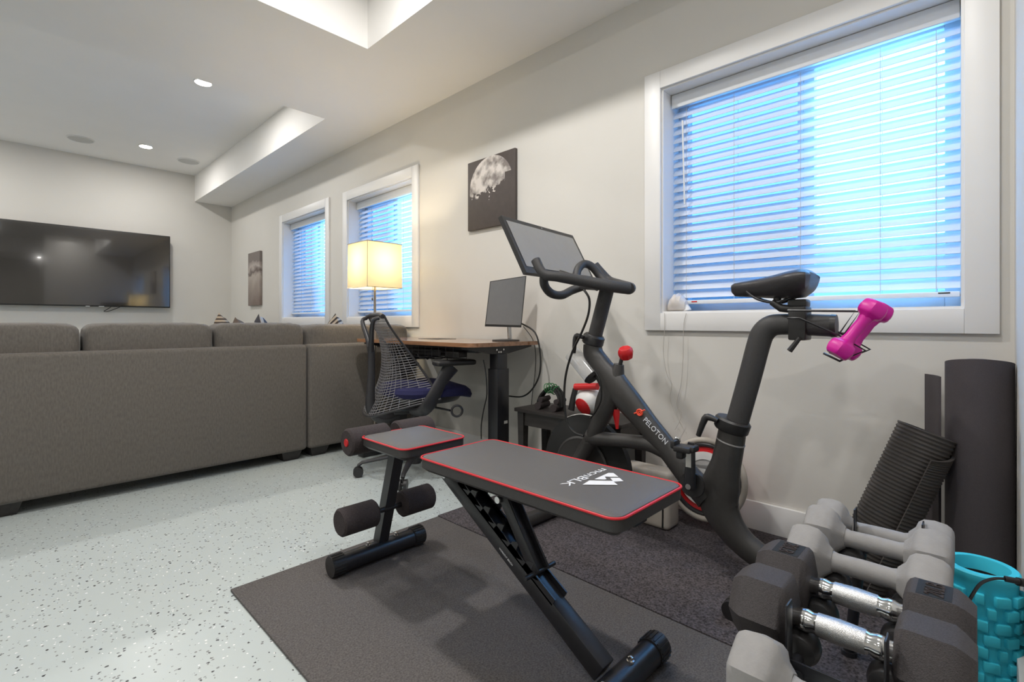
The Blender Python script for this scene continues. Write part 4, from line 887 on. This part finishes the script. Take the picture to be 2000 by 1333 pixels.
def spiral(r1, th, L, turns, rib=0., flap=0., sl=2, seg=48, a0=0.):
    n = int(abs(turns)*seg); sgn = 1 if turns > 0 else -1; rings = []; ls = []
    k = max(2, sl); zs = [L*i/k for i in range(k+1)]
    outer = []
    for i in range(n+1):
        a = a0-sgn*2*math.pi*i/seg; r = r1-th*1.08*i/seg
        outer.append((r+(flap*max(0, 1-i/(seg*.25))**2), a))
    def top(z, i, a): return z-(z/L)**6*((.07*max(0, 1-i/(seg*.45))) if flap else .030*(1-math.cos(a-R(183)))*.5)
    vs = []; fs = []
    for i, (r, a) in enumerate(outer):
        for z in zs: rr = r+(rib*math.sin(2*math.pi*z/.0115) if rib else 0); vs.append((rr*math.cos(a), rr*math.sin(a), top(z, i, a)))
        for z in zs: vs.append(((r-th)*math.cos(a), (r-th)*math.sin(a), top(z, i, a)))
    m = len(zs)
    for i in range(n):
        b = i*2*m; c = (i+1)*2*m
        for q in range(m-1):
            fs.append((b+q, c+q, c+q+1, b+q+1)); fs.append((b+m+q, b+m+q+1, c+m+q+1, c+m+q))
        fs.append((b, b+m, c+m, c)); fs.append((b+m-1, c+m-1, c+2*m-1, b+2*m-1))
    for b in (0, n*2*m):
        for q in range(m-1): fs.append((b+q, b+q+1, b+m+q+1, b+m+q))
    return vs, fs
t = thing('rolled_mat', 'tall smooth black mat rolled up and standing in the room corner', 'mat', (1.945, .017, .009))
vs, fs = spiral(.077, .006, .712, 3.2, 0, 0, 8, 48, R(10)); part('roll', G().add(vs, fs, Matrix.Translation((1.945, .017, .009))), 'rollmat', t)
q = [(1.950, .097), (1.985, .106), (2.01, .118), (2.03, .135)]
vs = []; fs = []
for i, (x, y) in enumerate(q): vs += [(x, y, .009), (x, y, .66), (x+.002, y+.006, .66), (x+.002, y+.006, .009)]
for i in range(3):
    b = i*4; fs += [(b, b+4, b+5, b+1), (b+1, b+5, b+6, b+2), (b+2, b+6, b+7, b+3), (b+3, b+7, b+4, b)]
fs += [(0, 1, 2, 3), (12, 15, 14, 13)]
t = thing('gym_mat', 'thin black mat edge standing against the wall behind the tall rolled mat', 'mat', (1.99, .12, .009))
part('sheet', G().add(vs, fs), 'rollmat', t)
t = thing('rolled_mat', 'ribbed black exercise mat, loosely rolled and leaning against the tall roll', 'mat', (1.85, .30, .02))
A0 = Vector((1.825, .285, .045)); B0 = Vector((1.900, .125, .50)); ax = (B0-A0).normalized()
T = Matrix.Translation(A0) @ Vector((0, 0, 1)).rotation_difference(ax).to_matrix().to_4x4()
vs, fs = spiral(.078, .007, (B0-A0).length, -2.4, .0016, .022, 240, 40, R(-158)); part('roll', G().add(vs, fs, T), 'yoga', t)
wire('charger_cable', [Vector(q) for q in ((1.267, 0.027, 0.284), (1.275, 0.018, 0.308), (1.299, 0.007, 0.323), (1.330, -0.010, 0.326), (1.359, -0.026, 0.321))], .0028, 'cable', 'black charging cable with a ribbed plug above the turquoise roller')
cb = bpy.data.objects['charger_cable']; g = G()
for k in range(8): c = Vector((1.359, -0.026, 0.321)).lerp(Vector((1.393, -0.046, 0.310)), k/8); g.cyl(c, c+Vector((.001, -.003, 0)), .0055, seg=10)
g.cyl((1.391, -0.045, 0.310), (1.435, -0.076, 0.296), .008, seg=12)
part('plug', g, 'plastic', cb)
# ------------------------------------------------------------------ disc and case behind the bike
t = thing('balance_disc', 'round red and white disc with a grey rim leaning on the wall behind the bike', 'disc', (1.97, .80, .009))
dc = Vector((1.930, 0.801, 0.204)); dax = Vector((-1, 0, .18)).normalized()
part('rim', G().torus(dc, dax, .150, .012, 48, 10), 'beige', t)
part('face', G().lathe([(.001, 0), (.148, 0), (.148, -.012), (.001, -.012)], dc, dax, 48), 'redplastic', t)
part('white_ring', G().lathe([(.075, .002), (.075, .006), (.105, .006), (.105, .002)], dc, dax, 48), 'whiteplastic', t)
part('grey_stripe', G().torus(dc+dax*.001, dax, .132, .009, 48, 8), 'steelblk', t)
t = thing('storage_case', 'beige grey moulded case with dark seams on the floor behind the bike', 'case', (1.84, 1.0, .009))
c0, c1 = (1.79, .885, .009), (1.89, 1.105, .235)
part('shell', G().b2(c0, c1, .02, 4), 'beige', t)
part('seam', G().tube([(1.789, .90, .165), (1.789, .98, .175), (1.789, 1.04, .16), (1.789, 1.10, .14)], .0035, 8, smooth=4), 'black', t)
part('seam', G().tube([(1.789, .91, .02), (1.789, .91, .11), (1.789, .93, .128), (1.789, 1.02, .12), (1.789, 1.09, .10)], .0035, 8, smooth=4), 'black', t)
# shell on the sill, hanging wires
sx, sy, sz = WX+.045, 1.005, OPEN[0][2]+.012
t = thing('seashell', 'large white spiral seashell lying on the left end of the window sill', 'seashell', (sx, sy, sz))
rings = []
for k in range(11):
    f = k/10; rr = .005+.034*math.sin(f**.9*math.pi*.86)**.8*(1+.05*math.cos(k*math.pi)); c = Vector((sx-.005+.01*f, sy+.045-.085*f, sz+rr*.98+.002))
    rings.append([c+Vector((rr*math.cos(a), 0, rr*math.sin(a))) for a in [2*math.pi*j/22 for j in range(22)]])
part('whorls', G().loft(rings), 'shell', t)
part('lip', G().lathe([(.004, 0), (.018, .004), (.014, .018), (.006, .03)], (sx+.005, sy-.045, sz+.0), (0, .2, 1), 16), 'whiteplastic', t)
wire('string_light_wire', [(2.052, 1.034, 0.866), (2.052, 1.034, 0.802), (2.052, 1.039, 0.687), (2.052, 1.024, 0.597), (2.052, 1.000, 0.549), (2.052, 1.007, 0.485), (2.052, 0.976, 0.409), (2.052, 0.950, 0.379)], .0012, 'wcable', 'thin pale wire hanging from the left end of the window sill', 'wire')
wire('string_light_wire', [(2.052, 0.934, 0.864), (2.052, 0.946, 0.802), (2.052, 0.948, 0.669), (2.052, 0.957, 0.557), (2.052, 0.976, 0.465), (2.052, 0.957, 0.412), (2.052, 0.985, 0.352)], .0012, 'wcable', 'thin pale wire hanging beneath the seashell', 'wire')
